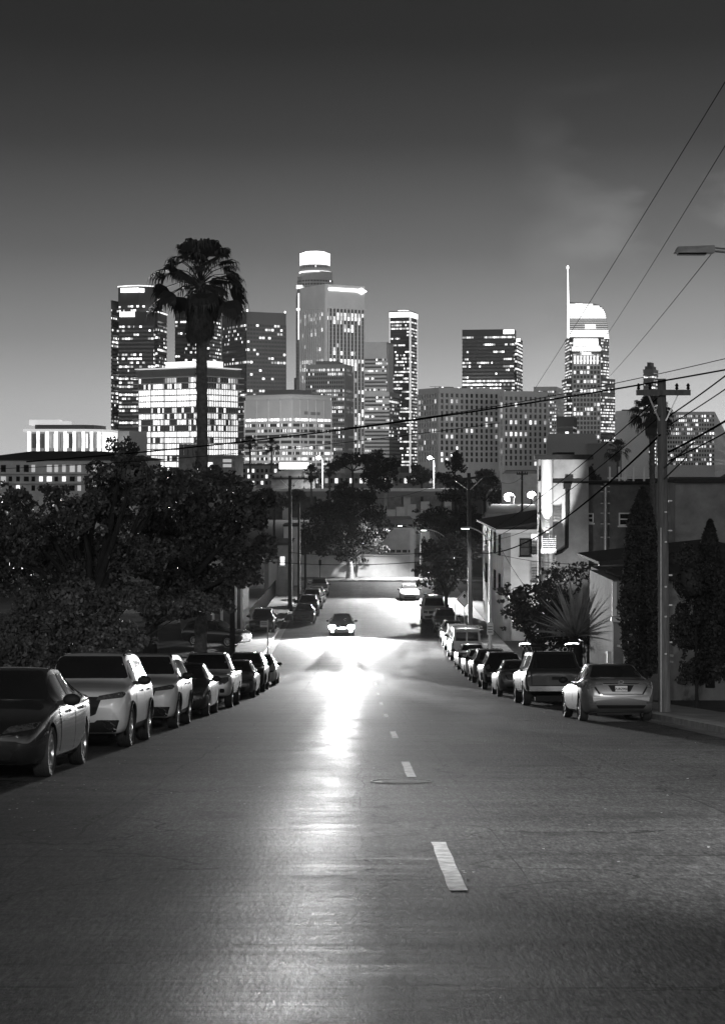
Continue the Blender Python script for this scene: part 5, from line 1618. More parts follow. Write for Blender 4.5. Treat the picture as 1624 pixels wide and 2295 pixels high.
def ovals(T):
    b = MB(); b.box(-.42, .0, -.06, -.04, 2.35, 2.7); f = b.build('panel', M_['signwhite'], T)
    b = MB(); b.box(-.38, -.04, -.067, -.061, 2.5, 2.53); b.box(-.38, -.04, -.067, -.061, 2.58, 2.61); b.build('stripe', M_['dark'], f)


sign('thin post with a small striped parking plate on the left pavement', 600, 100, 2.75, ovals)
sign('thin post with a small dark plate turned away, by the far left parked cars', 717, 186, 2.9, lambda T: MB().box(-.13, .13, -.06, -.04, 2.2, 2.75).build('panel', M_['dark'], T), mt='dark')


def board(T):
    b = MB(); b.box(-.06, .06, -.06, .06, -.2, 1.95); b.build('timber', M_['stucco'], T)
    b = MB(); b.box(.02, .3, -.11, -.07, 1.15, 1.95); f = b.build('panel', M_['signwhite'], T)
    b = MB()
    for k in range(12): b.box(-.045, .045, -.068, -.061, .2 + k * .11, .24 + k * .11)
    b.build('punch_holes', M_['dark'], T)


sign('short pale square post with a small panel at its top, above the white cars', 448, 73, 1.5, board, 'marker post', 'marker_post', r=.02)
T = thing('notice_plate', 'small pale notice plate strapped to the nearest lit lamp pole', 'notice', (8.2, 115, zr(115)))
b = MB(); b.box(-.2, .2, -.16, -.135, 1.2, 1.95); f = b.build('panel', M_['signwhite'], T)
b = MB()
for k in range(3): b.box(-.15, .15, -.167, -.161, 1.35 + k * .17, 1.40 + k * .17)
b.build('lettering', M_['dark'], f)


# ================================================================ CARS
def pchip(xs, ys, t):
    xs = np.array(xs, float); ys = np.array(ys, float)
    h = np.diff(xs); dl = np.diff(ys) / h; m = np.zeros(len(xs))
    m[0], m[-1] = dl[0], dl[-1]
    for i in range(1, len(xs) - 1):
        if dl[i - 1] * dl[i] > 0:
            w1 = 2 * h[i] + h[i - 1]; w2 = h[i] + 2 * h[i - 1]; m[i] = (w1 + w2) / (w1 / dl[i - 1] + w2 / dl[i])
    t = np.clip(t, xs[0], xs[-1]); i = np.clip(np.searchsorted(xs, t, side='right') - 1, 0, len(xs) - 2)
    u = (t - xs[i]) / h[i]
    return ((1 + 2 * u) * (1 - u) ** 2 * ys[i] + u * (1 - u) ** 2 * h[i] * m[i] + u * u * (3 - 2 * u) * ys[i + 1] + u * u * (u - 1) * h[i] * m[i + 1])


def curve(kn): return ([k[0] for k in kn], [k[1] for k in kn])


def car_body(sp):
    Lc = sp['L']
    st = np.unique(np.round(np.concatenate([np.linspace(0, .3, 9), np.linspace(.3, Lc - .3, 58), np.linspace(Lc - .3, Lc, 9)]), 4))
    top = pchip(*curve(sp['top']), st); belt = np.minimum(pchip(*curve(sp['belt']), st), top - .012)
    hw = pchip(*curve(sp['hw']), st); bot = pchip(*curve(sp['bot']), st); rw = sp['rw']
    rings = []
    for s, t, b, w, z0 in zip(st, top, belt, hw, bot):
        c = min(1, max(0, (t - b - .1) / .28)); c = c * c * (3 - 2 * c)
        lerp = lambda a, d: a + (d - a) * c
        rwi = min(rw, w * .93)
        dz = b - z0; e = t - b
        pts = [(0, z0), (w * .55, z0), (w * .86, z0 + .01), (w * .955, z0 + .1 * dz + .02), (w * .985, z0 + .28 * dz), (w, z0 + .52 * dz), (w * .992, z0 + .78 * dz), (w * .968, z0 + .93 * dz),
               (w * lerp(.93, .935), b + e * lerp(.12, .01)),
               (lerp(w * .87, w * .905), b + e * lerp(.34, .06)),
               (lerp(w * .78, rwi + (w * .905 - rwi) * .42), b + e * lerp(.58, .52)),
               (lerp(w * .66, rwi * 1.02), b + e * lerp(.76, .86)),
               (lerp(w * .5, rwi * .93), b + e * lerp(.88, .955)),
               (lerp(w * .26, rwi * .55), b + e * lerp(.965, .988)), (0, t)]
        rings.append(pts)
    n = len(rings[0]); vs = []
    # resample round the ring for smooth reflections
    def resample(pts):
        out = []; m = len(pts)
        for i in range(m - 1):
            p0 = pts[max(i - 1, 0)]; p1 = pts[i]; p2 = pts[i + 1]; p3 = pts[min(i + 2, m - 1)]
            if i == 0: p0 = (-p2[0], p2[1])
            if i == m - 2: p3 = (-p1[0], p1[1])
            for k in range(2):
                u = k / 2
                out.append(tuple(.5 * ((2 * p1[j]) + (-p0[j] + p2[j]) * u + (2 * p0[j] - 5 * p1[j] + 4 * p2[j] - p3[j]) * u * u + (-p0[j] + 3 * p1[j] - 3 * p2[j] + p3[j]) * u ** 3) for j in (0, 1)))
        out.append(pts[-1]); return out
    full = []
    for pts in rings:
        r_ = resample(pts); full.append(r_ + [(-y, z) for y, z in r_[-2:0:-1]])
    m = len(full[0]); b = MB()
    b.v = [(Lc / 2 - s, y, z) for s, ring in zip(st, full) for y, z in ring]
    for i in range(len(st) - 1):
        for k in range(m):
            k2 = (k + 1) % m
            b.f.append((i * m + k, i * m + k2, (i + 1) * m + k2, (i + 1) * m + k)); b.uv.append([(0, 0)] * 4)
    for i, rev in ((0, True), (len(st) - 1, False)):
        cz = sum(v[1] for v in full[i]) / m; ci = len(b.v); b.v.append((Lc / 2 - st[i], 0, cz))
        for k in range(m):
            k2 = (k + 1) % m
            f = (ci, i * m + k2, i * m + k) if rev else (ci, i * m + k, i * m + k2)
            b.f.append(f); b.uv.append([(0, 0)] * 3)
    me = b.mesh('body', [PAINT['white'], M_['cladding']])
    bm = bmesh.new(); bm.from_mesh(me); bmesh.ops.recalc_face_normals(bm, faces=bm.faces); bm.to_mesh(me); bm.free()
    ob = link('body_tmp', me)
    cb = MB(); r_ = sp['tr'] * 1.14
    for x in (Lc / 2 - sp['fo'], Lc / 2 - sp['fo'] - sp['wb']):
        for sgn in (-1, 1):
            n = 28; y0, y1 = sgn * (sp['W'] / 2 - .36), sgn * (sp['W'] / 2 + .15)
            if sgn < 0: y0, y1 = y1, y0
            vs = [(x + r_ * math.cos(2 * math.pi * k / n), y, sp['tr'] + r_ * math.sin(2 * math.pi * k / n)) for y in (y0, y1) for k in range(n)]
            cb.add(vs, [tuple(range(n)), tuple(range(n, 2 * n))[::-1]] + [(k, n + k, n + (k + 1) % n, (k + 1) % n) for k in range(n)])
    cm = cb.mesh('cutter', [M_['cladding']])
    bm = bmesh.new(); bm.from_mesh(cm); bmesh.ops.recalc_face_normals(bm, faces=bm.faces); bm.to_mesh(cm); bm.free()
    co = link('cutter_tmp', cm)
    md = ob.modifiers.new('cut', 'BOOLEAN'); md.object = co; md.operation = 'DIFFERENCE'; md.solver = 'EXACT'; md.material_mode = 'TRANSFER'
    bpy.context.view_layer.update()
    dg = bpy.context.evaluated_depsgraph_get()
    out = bpy.data.meshes.new_from_object(ob.evaluated_get(dg))
    for o_ in (ob, co): bpy.data.objects.remove(o_)
    out.name = 'body'
    out.polygons.foreach_set('use_smooth', [True] * len(out.polygons)); out.set_sharp_from_angle(angle=R(38))
    bm = bmesh.new(); bm.from_mesh(me); bvh = BVHTree.FromBMesh(bm); bm.free()
    return out, bvh


def rounded(poly, r, n=4):
    out = []; m = len(poly)
    for i in range(m):
        p = Vector(poly[i]); a = Vector(poly[i - 1]); c = Vector(poly[(i + 1) % m])
        ra = min(r, (a - p).length * .45, (c - p).length * .45)
        q0 = p + (a - p).normalized() * ra; q1 = p + (c - p).normalized() * ra
        for k in range(n + 1):
            u = k / n; out.append(tuple(q0 * (1 - u) ** 2 + p * 2 * u * (1 - u) + q1 * u * u))
    return out


def inpoly(p, poly):
    x, y = p; c = False; n = len(poly)
    for i in range(n):
        x0, y0 = poly[i]; x1, y1 = poly[i - 1]
        if (y0 > y) != (y1 > y) and x < (x1 - x0) * (y - y0) / (y1 - y0) + x0: c = not c
    return c


def decal(bvh, poly, view, off=.006, g=.07, r=.03):
    """a panel that hugs the body: outline drawn in side/front/back view, cast on to the bodywork, with a thin turned-in edge"""
    poly = rounded(poly, r) if r else list(poly)
    xs = [p[0] for p in poly]; ys = [p[1] for p in poly]
    # densify the outline
    loop = []
    for i in range(len(poly)):
        p = Vector(poly[i]); q = Vector(poly[(i + 1) % len(poly)]); k = max(1, int((q - p).length / g))
        loop += [p.lerp(q, j / k) for j in range(k)]
    pts = [tuple(p) for p in loop]; n = len(pts)
    gx = np.arange(min(xs) + g / 2, max(xs), g); gy = np.arange(min(ys) + g / 2, max(ys), g)
    inner = [(float(a), float(c)) for a in gx for c in gy if inpoly((a, c), poly)]
    allp = [Vector(p) for p in pts + inner]
    res = delaunay_2d_cdt(allp, [(i, (i + 1) % n) for i in range(n)], [list(range(n))], 1, 1e-5)
    v2, fs = res[0], res[2]
    V = []; ok = []; NN = []
    for p in v2:
        a, c = p
        if view == 'L': o, d = Vector((a, 4, c)), Vector((0, -1, 0))
        elif view == 'R': o, d = Vector((a, -4, c)), Vector((0, 1, 0))
        elif view == 'F': o, d = Vector((6, a, c)), Vector((-1, 0, 0))
        elif view == 'B': o, d = Vector((-6, a, c)), Vector((1, 0, 0))
        else: o, d = Vector((a, c, 5)), Vector((0, 0, -1))
        h = bvh.ray_cast(o, d)
        if h[0] is None: ok.append(False); V.append(Vector()); NN.append(Vector())
        else:
            nn = h[1] if h[1].dot(d) < 0 else -h[1]
            ok.append(True); V.append(h[0] + nn * off); NN.append(nn)
    fs = [f for f in fs if all(ok[i] for i in f)]
    cnt = {}
    for f in fs:
        for i in range(len(f)):
            e = (f[i], f[(i + 1) % len(f)]); cnt[tuple(sorted(e))] = cnt.get(tuple(sorted(e)), []) + [e]
    nv = len(V); V2 = V + [v - q * (off + .012) for v, q in zip(V, NN)]
    sk = [(e[0][1], e[0][0], e[0][0] + nv, e[0][1] + nv) for e in cnt.values() if len(e) == 1]
    used = sorted({i for f in fs + sk for i in f}); mp = {i: k for k, i in enumerate(used)}
    b = MB(); b.add([V2[i] for i in used], [tuple(mp[i] for i in f) for f in fs + sk])
    return b


def wheel_meshes(r, w, style):
    b = MB(); ri = r * .68; h = w / 2
    b.lathe([(ri, -h * .8), (ri + .02, -h * .95), (r * .93, -h), (r * .985, -h * .82), (r, -h * .5), (r, h * .5), (r * .985, h * .82), (r * .93, h), (ri + .02, h * .95), (ri, h * .8)], 36, 'Y')
    for q in (-.45, -.15, .15, .45):   # tread grooves stand as ribs
        b.lathe([(r - .002, h * (q - .11)), (r + .006, h * (q - .09)), (r + .006, h * (q + .09)), (r - .002, h * (q + .11))], 36, 'Y')
    ty = b.mesh('tyre', M_['tyre'], 40)
    b = MB(); o = h * .82
    for sg in (1, -1):
        b.lathe([(ri + .004, sg * o * .5), (ri + .004, sg * (o + .006)), (ri - .022, sg * (o + .004)), (ri - .03, sg * o * .6)], 32, 'Y')
        b.lathe([(.075, sg * o * .5), (.07, sg * o * .92), (.03, sg * o), (0, sg * o)], 16, 'Y')
        ns = 10 if style else 5
        for k in range(ns):
            a = 2 * math.pi * k / ns + .2
            for da in ((0,) if style else (-.13, .13)):
                c, s_ = math.cos(a + da), math.sin(a + da); t = .019 if style else .024
                i0, i1 = .05, ri - .01
                px, pz = -s_ * t, c * t
                b.add([(c * i0 + px, sg * o * .62, s_ * i0 + pz), (c * i0 - px, sg * o * .62, s_ * i0 - pz), (c * i1 - px, sg * o * .72, s_ * i1 - pz), (c * i1 + px, sg * o * .72, s_ * i1 + pz),
                       (c * i0 + px, sg * o * .95, s_ * i0 + pz), (c * i0 - px, sg * o * .95, s_ * i0 - pz), (c * i1 - px, sg * o * .98, s_ * i1 - pz), (c * i1 + px, sg * o * .98, s_ * i1 + pz)],
                      [(0, 3, 2, 1), (4, 5, 6, 7), (0, 1, 5, 4), (1, 2, 6, 5), (2, 3, 7, 6), (3, 0, 4, 7)])
    rm = b.mesh('rim', M_['rim'], 40)
    b = MB(); b.lathe([(0, -h * .45), (ri - .005, -h * .45), (ri - .005, h * .45), (0, h * .45)], 24, 'Y'); hb = b.mesh('wheel', M_['cladding'], 40)
    return hb, ty, rm


def make_car(kind, sp):
    T = empty(kind)
    Lc, Wc, H = sp['L'], sp['W'], sp['H']
    me, bvh = car_body(sp)
    bo = link('body', me, T)

    def D(name, poly, view, mt, off=.006, g=.08, r=.03, parent=None):
        b = decal(bvh, poly, view, off, g, r)
        if not b.f: return None
        return b.build(name, mt, parent or T, 40)

    def mir(poly): return [(-a, c) for a, c in poly][::-1]

    D('windscreen', sp['ws'], 'F', M_['glassdark'], .012, .06, .05)
    D('rear_window', sp['rg'], 'B', M_['glassdark'], .010, .06, .05)
    for pw in sp['sw']:
        for v in 'LR': D('side_window', pw, v, M_['glassdark'], .005, .08, .05)
    for dp in sp.get('doors', []):
        for v in 'LR':
            s = D('door', dp, v, PAINT['white'], .004, .09, .05)
            if s is None: continue
            s['paint'] = 1
            xs_ = [p[0] for p in dp]; zs = [p[1] for p in dp]; xh = min(xs_) + .16; zh = max(zs) - .12
            D('handle', [(xh, zh), (xh + .19, zh + .005), (xh + .19, zh + .035), (xh, zh + .03)], v, M_['chrome'] if sp.get('chrome') else M_['cladding'], .02, .1, .012, s)
    for v in 'LR':
        D('sill', sp['sill'], v, M_['cladding'], .008, .12, .03)
    for nm, poly, vw, mt_, off in sp['parts']:
        r_ = .02 if nm in ('grille', 'headlight', 'tail_light', 'air_intake', 'lower_bumper') else .01
        m_ = PAINT['white'] if mt_ == 'paint' else M_[mt_]
        o = D(nm, poly, vw, m_, off, .06, r_)
        if o is not None and mt_ == 'paint': o['paint'] = 1
        if vw in 'FB' and nm in ('headlight', 'tail_light', 'fog_lamp', 'fog_bezel', 'reflector'):
            o = D(nm, mir(poly), vw, m_, off, .06, r_)
    # mirrors
    mx, mz = sp['mir']
    for sg in (-1, 1):
        b = MB(); b.ball((mx, sg * (Wc / 2 + .10), mz), .085, .125, .085, 12, 8)
        b.bar((mx + .02, sg * (Wc / 2 - .1), mz - .05), (mx, sg * (Wc / 2 + .02), mz - .03), .05, .06)
        b.build('mirror', PAINT['white'] if sp.get('bodymirror') else M_['cladding'], T, 60)
    hb, ty, rm = wheel_meshes(sp['tr'], sp['tw'], sp.get('style', 0))
    for ax, x in enumerate((Lc / 2 - sp['fo'], Lc / 2 - sp['fo'] - sp['wb'])):
        for sg in (-1, 1):
            w = link('wheel', hb, T); w.location = (x, sg * (Wc / 2 - sp['tw'] / 2 - .012), sp['tr'])
            if ax == 0 and sp.get('steer'): w.rotation_euler = (0, 0, R(sp['steer']))
            link('tyre', ty, w); link('rim', rm, w)
            if sp.get('lips'):
                b = MB(); n = 16; rr = sp['tr'] * 1.14; pts = []
                for k in range(n + 1):
                    a = R(-18) + R(216) * k / n
                    xx, zz = x + rr * math.cos(a), sp['tr'] + rr * math.sin(a)
                    h = bvh.ray_cast(Vector((xx + .02 * math.cos(a), sg * 4, zz + .02 * math.sin(a))), Vector((0, -sg, 0)))
                    pts.append((xx, (h[0].y if h[0] is not None and abs(h[0].y) > Wc * .4 else sg * Wc * .47), zz))
                b.tube(pts, .032, 6); b.build('arch_lip', M_['cladding'], T, 60)
    if sp.get('rails'):
        xa, xb_, yy, zz = sp['rails']
        for sg in (-1, 1):
            b = MB(); b.tube([(xa, sg * yy, zz - .04), (xa - .12, sg * yy, zz + .045), ((xa + xb_) / 2, sg * yy, zz + .06), (xb_ + .12, sg * yy, zz + .035), (xb_, sg * yy, zz - .05)], .02, 6)
            b.build('roof_rail', M_['dark'], T, 50)
    # underside
    b = MB(); b.box(-Lc / 2 + .5, Lc / 2 - .5, -Wc / 2 + .38, Wc / 2 - .38, .17, .34); b.build('underbody', M_['cladding'], T)
    if sp.get('extra'): sp['extra'](T, bvh, D)
    return T


def K(L_): return lambda s: L_ / 2 - s


x_ = K(4.88)
SEDAN = dict(L=4.88, W=1.84, H=1.45, wb=2.82, fo=.95, tr=.335, tw=.215, rw=.575, steer=0, chrome=True, bodymirror=False,
    top=[(0, .60), (.04, .66), (.15, .72), (.45, .80), (1.0, .90), (1.4, .965), (1.55, 1.0), (1.95, 1.22), (2.35, 1.39), (2.75, 1.45), (3.2, 1.44), (3.7, 1.33), (4.1, 1.14), (4.3, 1.075), (4.55, 1.06), (4.74, 1.045), (4.82, .96), (4.88, .72)],
    belt=[(0, .58), (.15, .66), (.5, .755), (1.1, .85), (1.7, .90), (3, .94), (4.2, 1.0), (4.6, 1.0), (4.78, .92), (4.88, .68)],
    hw=[(0, .60), (.05, .70), (.16, .79), (.4, .87), (.85, .915), (1.5, .92), (3.6, .92), (4.2, .90), (4.55, .86), (4.75, .80), (4.84, .74), (4.88, .70)],
    bot=[(0, .36), (.06, .25), (.2, .2), (.8, .18), (4.2, .2), (4.6, .26), (4.8, .34), (4.88, .46)],
    ws=[(-.70, 1.0), (.70, 1.0), (.52, 1.385), (-.52, 1.385)], rg=[(-.66, 1.09), (.66, 1.09), (.50, 1.385), (-.50, 1.385)],
    sw=[[(x_(1.72), .965), (x_(2.74), .985), (x_(2.74), 1.345), (x_(2.42), 1.335), (x_(2.05), 1.17)], [(x_(2.82), .985), (x_(3.78), 1.01), (x_(3.62), 1.26), (x_(3.3), 1.345), (x_(2.82), 1.35)], [(x_(3.84), 1.015), (x_(4.0), 1.03), (x_(3.72), 1.24)]],
    doors=[[(x_(1.62), .30), (x_(2.77), .29), (x_(2.77), .945), (x_(1.62), .88)], [(x_(2.80), .29), (x_(3.42), .29), (x_(3.72), .62), (x_(3.86), .965), (x_(2.80), .945)]],
    sill=[(x_(1.42), .2), (x_(3.3), .21), (x_(3.3), .27), (x_(1.42), .26)], mir=(x_(1.78), 1.0),
    parts=[('grille', [(-.42, .60), (.42, .60), (.34, .52), (-.34, .52)], 'F', 'dark', .004), ('air_intake', [(-.6, .43), (.6, .43), (.52, .27), (-.52, .27)], 'F', 'dark', .005),
           ('headlight', [(.42, .60), (.50, .69), (.84, .74), (.80, .66)], 'F', 'headlens', .006),
           ('emblem', [(-.06, .655), (.06, .655), (.06, .70), (-.06, .70)], 'F', 'chrome', .008),
           ('tail_light', [(.44, .93), (.44, .985), (.84, .99), (.885, .90), (.80, .80), (.62, .87)], 'B', 'taillens', .008),
           ('boot_panel', [(-.64, .90), (-.36, .915), (.36, .915), (.64, .90), (.52, .70), (-.52, .70)], 'B', 'paint', .014),
           ('boot_seam', [(-.70, .91), (.70, .91), (.55, .68), (-.55, .68)], 'B', 'dark', .003),
           ('plate_recess', [(-.32, .905), (.32, .905), (.22, .745), (-.22, .745)], 'B', 'dark', .018),
           ('chrome_strip', [(-.44, .955), (.44, .955), (.44, .925), (-.44, .925)], 'B', 'chrome', .01),
           ('lower_bumper', [(-.62, .42), (.62, .42), (.56, .34), (-.56, .34)], 'B', 'dark', .006),
           ('reflector', [(.62, .50), (.78, .50), (.76, .46), (.62, .46)], 'B', 'taillens', .006)])

x2 = K(4.70)
SUV = dict(L=4.70, W=1.87, H=1.69, wb=2.7, fo=.9, tr=.37, tw=.24, rw=.62, lips=True, style=1, rails=(x2(2.2), x2(4.05), .575, 1.60),
    top=[(0, .78), (.03, .88), (.12, .985), (.3, 1.03), (.8, 1.10), (1.2, 1.15), (1.36, 1.19), (1.75, 1.44), (2.1, 1.60), (2.5, 1.67), (3.2, 1.69), (3.9, 1.66), (4.22, 1.60), (4.38, 1.45), (4.52, 1.20), (4.60, 1.08), (4.66, .96), (4.70, .8)],
    belt=[(0, .76), (.12, .93), (.4, 1.0), (.9, 1.04), (1.5, 1.07), (3, 1.09), (4.1, 1.12), (4.5, 1.06), (4.64, .9), (4.70, .77)],
    hw=[(0, .66), (.04, .76), (.12, .83), (.3, .895), (.7, .93), (1.5, .935), (3.8, .935), (4.3, .90), (4.55, .85), (4.66, .80), (4.70, .76)],
    bot=[(0, .42), (.06, .3), (.25, .25), (4.2, .27), (4.55, .33), (4.70, .46)],
    ws=[(-.74, 1.205), (.74, 1.205), (.56, 1.60), (-.56, 1.60)], rg=[(-.62, 1.16), (.62, 1.16), (.50, 1.52), (-.50, 1.52)],
    sw=[[(x2(1.62), 1.12), (x2(2.62), 1.135), (x2(2.62), 1.545), (x2(2.25), 1.53), (x2(1.95), 1.37)], [(x2(2.70), 1.135), (x2(3.62), 1.15), (x2(3.56), 1.53), (x2(2.70), 1.55)], [(x2(3.70), 1.155), (x2(4.12), 1.20), (x2(4.06), 1.46), (x2(3.68), 1.52)]],
    doors=[[(x2(1.5), .44), (x2(2.65), .44), (x2(2.65), 1.085), (x2(1.5), 1.05)], [(x2(2.68), .44), (x2(3.2), .44), (x2(3.55), .8), (x2(3.66), 1.095), (x2(2.68), 1.085)]],
    sill=[(x2(1.36), .28), (x2(3.14), .30), (x2(3.14), .42), (x2(1.36), .40)], mir=(x2(1.68), 1.17),
    parts=[('grille', [(-.50, .90), (.50, .90), (.40, .60), (.30, .56), (-.30, .56), (-.40, .60)], 'F', 'dark', .006),
           ('headlight', [(.40, .835), (.44, .915), (.84, .985), (.875, .945), (.84, .885)], 'F', 'headlens', .009),
           ('emblem', [(-.07, .76), (.07, .76), (.05, .66), (-.05, .66)], 'F', 'chrome', .012),
           ('lower_bumper', [(-.80, .50), (-.42, .50), (-.38, .46), (.38, .46), (.42, .50), (.80, .50), (.74, .29), (-.74, .29)], 'F', 'cladding', .006),
           ('fog_bezel', [(.50, .49), (.64, .49), (.74, .40), (.70, .345), (.58, .345)], 'F', 'chrome', .010),
           ('fog_lamp', [(.525, .475), (.635, .475), (.715, .40), (.685, .36), (.59, .36)], 'F', 'dark', .014),
           ('tail_light', [(.66, 1.12), (.80, 1.12), (.86, .95), (.60, .93), (.62, .99)], 'B', 'taillens', .007),
           ('boot_panel', [(-.6, .9), (.6, .9), (.55, .62), (-.55, .62)], 'B', 'paint', .008),
           ('plate', [(-.16, .82), (.16, .82), (.16, .67), (-.16, .67)], 'B', 'plate', .014),
           ('lower_bumper', [(-.76, .58), (.76, .58), (.7, .36), (-.7, .36)], 'B', 'cladding', .006)])

x3 = K(5.35)


def bed(T, bvh, D):
    b = MB(); zz = 1.16
    b.box(x3(5.22), x3(3.42), -.72, .72, zz + .045, zz + .055); b.build('bed_cover', M_['cladding'], T)
    b = MB(); b.box(x3(5.40), x3(5.32), -.80, .80, .46, .62); b.build('rear_bumper', M_['chrome'], T)


PICK = dict(L=5.35, W=1.90, H=1.78, wb=3.2, fo=.98, tr=.38, tw=.25, rw=.63, lips=False, extra=bed,
    top=[(0, .82), (.03, .93), (.12, 1.02), (.35, 1.07), (1.0, 1.14), (1.3, 1.17), (1.42, 1.2), (1.75, 1.5), (2.0, 1.68), (2.3, 1.76), (2.8, 1.775), (3.22, 1.74), (3.32, 1.66), (3.38, 1.3), (3.42, 1.21), (3.6, 1.20), (5.2, 1.20), (5.3, 1.19), (5.35, 1.05)],
    belt=[(0, .8), (.15, .97), (.5, 1.02), (1.2, 1.07), (2, 1.10), (3.3, 1.13), (3.5, 1.16), (5.25, 1.17), (5.35, 1.0)],
    hw=[(0, .72), (.04, .80), (.15, .87), (.4, .93), (.9, .945), (3.3, .945), (3.42, .94), (5.1, .94), (5.3, .91), (5.35, .88)],
    bot=[(0, .5), (.06, .4), (.3, .36), (4.8, .40), (5.2, .48), (5.35, .56)],
    ws=[(-.76, 1.22), (.76, 1.22), (.57, 1.68), (-.57, 1.68)], rg=[(-.58, 1.3), (.58, 1.3), (.52, 1.64), (-.52, 1.64)],
    sw=[[(x3(1.66), 1.17), (x3(2.5), 1.18), (x3(2.5), 1.62), (x3(2.1), 1.61), (x3(1.88), 1.42)], [(x3(2.57), 1.18), (x3(3.2), 1.19), (x3(3.16), 1.6), (x3(2.57), 1.62)]],
    doors=[[(x3(1.55), .5), (x3(2.53), .5), (x3(2.53), 1.12), (x3(1.55), 1.09)], [(x3(2.56), .5), (x3(3.28), .5), (x3(3.28), 1.13), (x3(2.56), 1.12)]],
    sill=[(x3(1.45), .39), (x3(3.5), .42), (x3(3.5), .48), (x3(1.45), .46)], mir=(x3(1.72), 1.24),
    parts=[('grille', [(-.46, .95), (.46, .95), (.40, .72), (-.40, .72)], 'F', 'dark', .006),
           ('headlight', [(.48, .73), (.48, .95), (.84, .98), (.86, .86), (.74, .76)], 'F', 'headlens', .008),
           ('air_intake', [(-.5, .62), (.5, .62), (.45, .5), (-.45, .5)], 'F', 'dark', .006),
           ('fog_lamp', [(.60, .62), (.72, .62), (.74, .55), (.72, .49), (.60, .49), (.58, .55)], 'F', 'dark', .008),
           ('tailgate', [(-.72, 1.13), (.72, 1.13), (.72, .66), (-.72, .66)], 'B', 'paint', .01),
           ('tail_light', [(.76, 1.1), (.86, 1.1), (.86, .8), (.76, .8)], 'B', 'taillens', .007)])

x4 = K(5.5)


def shell(T, bvh, D):
    b = MB(); b.box(x4(5.60), x4(5.47), -.86, .86, .50, .66); b.build('rear_bumper', M_['chrome'], T)
    b = MB(); b.bar((x4(5.49), -.26, .92), (x4(5.49), .1, .92), .06, .1); b.build('tailgate_latch', M_['cladding'], T)
    # ladder rack on the roof
    for xx in (x4(2.1), x4(3.4), x4(4.9)):
        b = MB(); b.bar((xx, -.80, 1.98), (xx, .80, 1.98), .05)
        for sg in (-1, 1): b.bar((xx, sg * .66, 1.80), (xx, sg * .72, 1.98), .045)
        b.build('rack_bar', M_['dark'], T)
    for sg in (-1, 1):
        b = MB(); b.tube([(x4(1.5), sg * .80, 2.02), (x4(2.0), sg * .8, 2.07), (x4(5.1), sg * .8, 2.07), (x4(5.55), sg * .80, 2.05)], .028, 6)
        b.tube([(x4(5.0), sg * .86, 2.2), (x4(5.6), sg * .92, 2.13)], .02, 6); b.tube([(x4(5.3), sg * .8, 2.06), (x4(5.4), sg * .9, 2.15)], .018, 6); b.build('rack_rail', M_['galv'], T, 50)
    b = MB(); b.bar((x4(5.42), .62, 1.15), (x4(5.15), .60, 1.9), .05); b.build('rack_stay', M_['dark'], T)


SHELL = dict(L=5.5, W=1.95, H=1.84, wb=3.3, fo=.98, tr=.39, tw=.26, rw=.68, lips=False, extra=shell,
    top=[(0, .85), (.03, .95), (.12, 1.05), (.35, 1.1), (1.0, 1.17), (1.3, 1.2), (1.42, 1.23), (1.75, 1.52), (2.0, 1.72), (2.3, 1.81), (3.2, 1.83), (4.8, 1.82), (5.1, 1.79), (5.22, 1.70), (5.36, 1.34), (5.42, 1.24), (5.47, 1.19), (5.5, 1.08)],
    belt=[(0, .83), (.15, 1.0), (.5, 1.05), (1.2, 1.1), (2, 1.13), (3.3, 1.16), (5.35, 1.18), (5.46, 1.12), (5.5, 1.04)],
    hw=[(0, .74), (.04, .82), (.15, .89), (.4, .95), (.9, .97), (5.2, .97), (5.42, .95), (5.5, .92)],
    bot=[(0, .52), (.06, .42), (.3, .38), (4.9, .42), (5.35, .50), (5.5, .58)],
    ws=[(-.78, 1.25), (.78, 1.25), (.6, 1.73), (-.6, 1.73)], rg=[(-.72, 1.24), (.72, 1.24), (.62, 1.70), (-.62, 1.70)],
    sw=[[(x4(1.66), 1.2), (x4(2.5), 1.21), (x4(2.5), 1.67), (x4(2.1), 1.66), (x4(1.88), 1.45)], [(x4(2.57), 1.21), (x4(3.3), 1.22), (x4(3.3), 1.67), (x4(2.57), 1.67)], [(x4(3.45), 1.24), (x4(5.05), 1.26), (x4(4.95), 1.66), (x4(3.45), 1.67)]],
    doors=[[(x4(1.55), .52), (x4(2.53), .52), (x4(2.53), 1.15), (x4(1.55), 1.12)], [(x4(2.56), .52), (x4(3.38), .52), (x4(3.38), 1.16), (x4(2.56), 1.15)]],
    sill=[(x4(1.45), .41), (x4(3.6), .44), (x4(3.6), .5), (x4(1.45), .48)], mir=(x4(1.72), 1.27),
    parts=[('grille', [(-.48, .98), (.48, .98), (.42, .75), (-.42, .75)], 'F', 'dark', .006),
           ('headlight', [(.5, .76), (.5, .98), (.86, 1.0), (.88, .88), (.76, .78)], 'F', 'headlens', .008),
           ('tailgate_seam', [(-.78, 1.17), (.78, 1.17), (.78, .67), (-.78, .67)], 'B', 'dark', .003),
           ('tailgate', [(-.755, 1.15), (.755, 1.15), (.755, .69), (-.755, .69)], 'B', 'paint', .012),
           ('tail_light', [(.80, 1.14), (.89, 1.14), (.89, .82), (.80, .82)], 'B', 'taillens', .008),
           ('plate', [(-.16, .655), (.16, .655), (.16, .53), (-.16, .53)], 'B', 'dark', .004)])

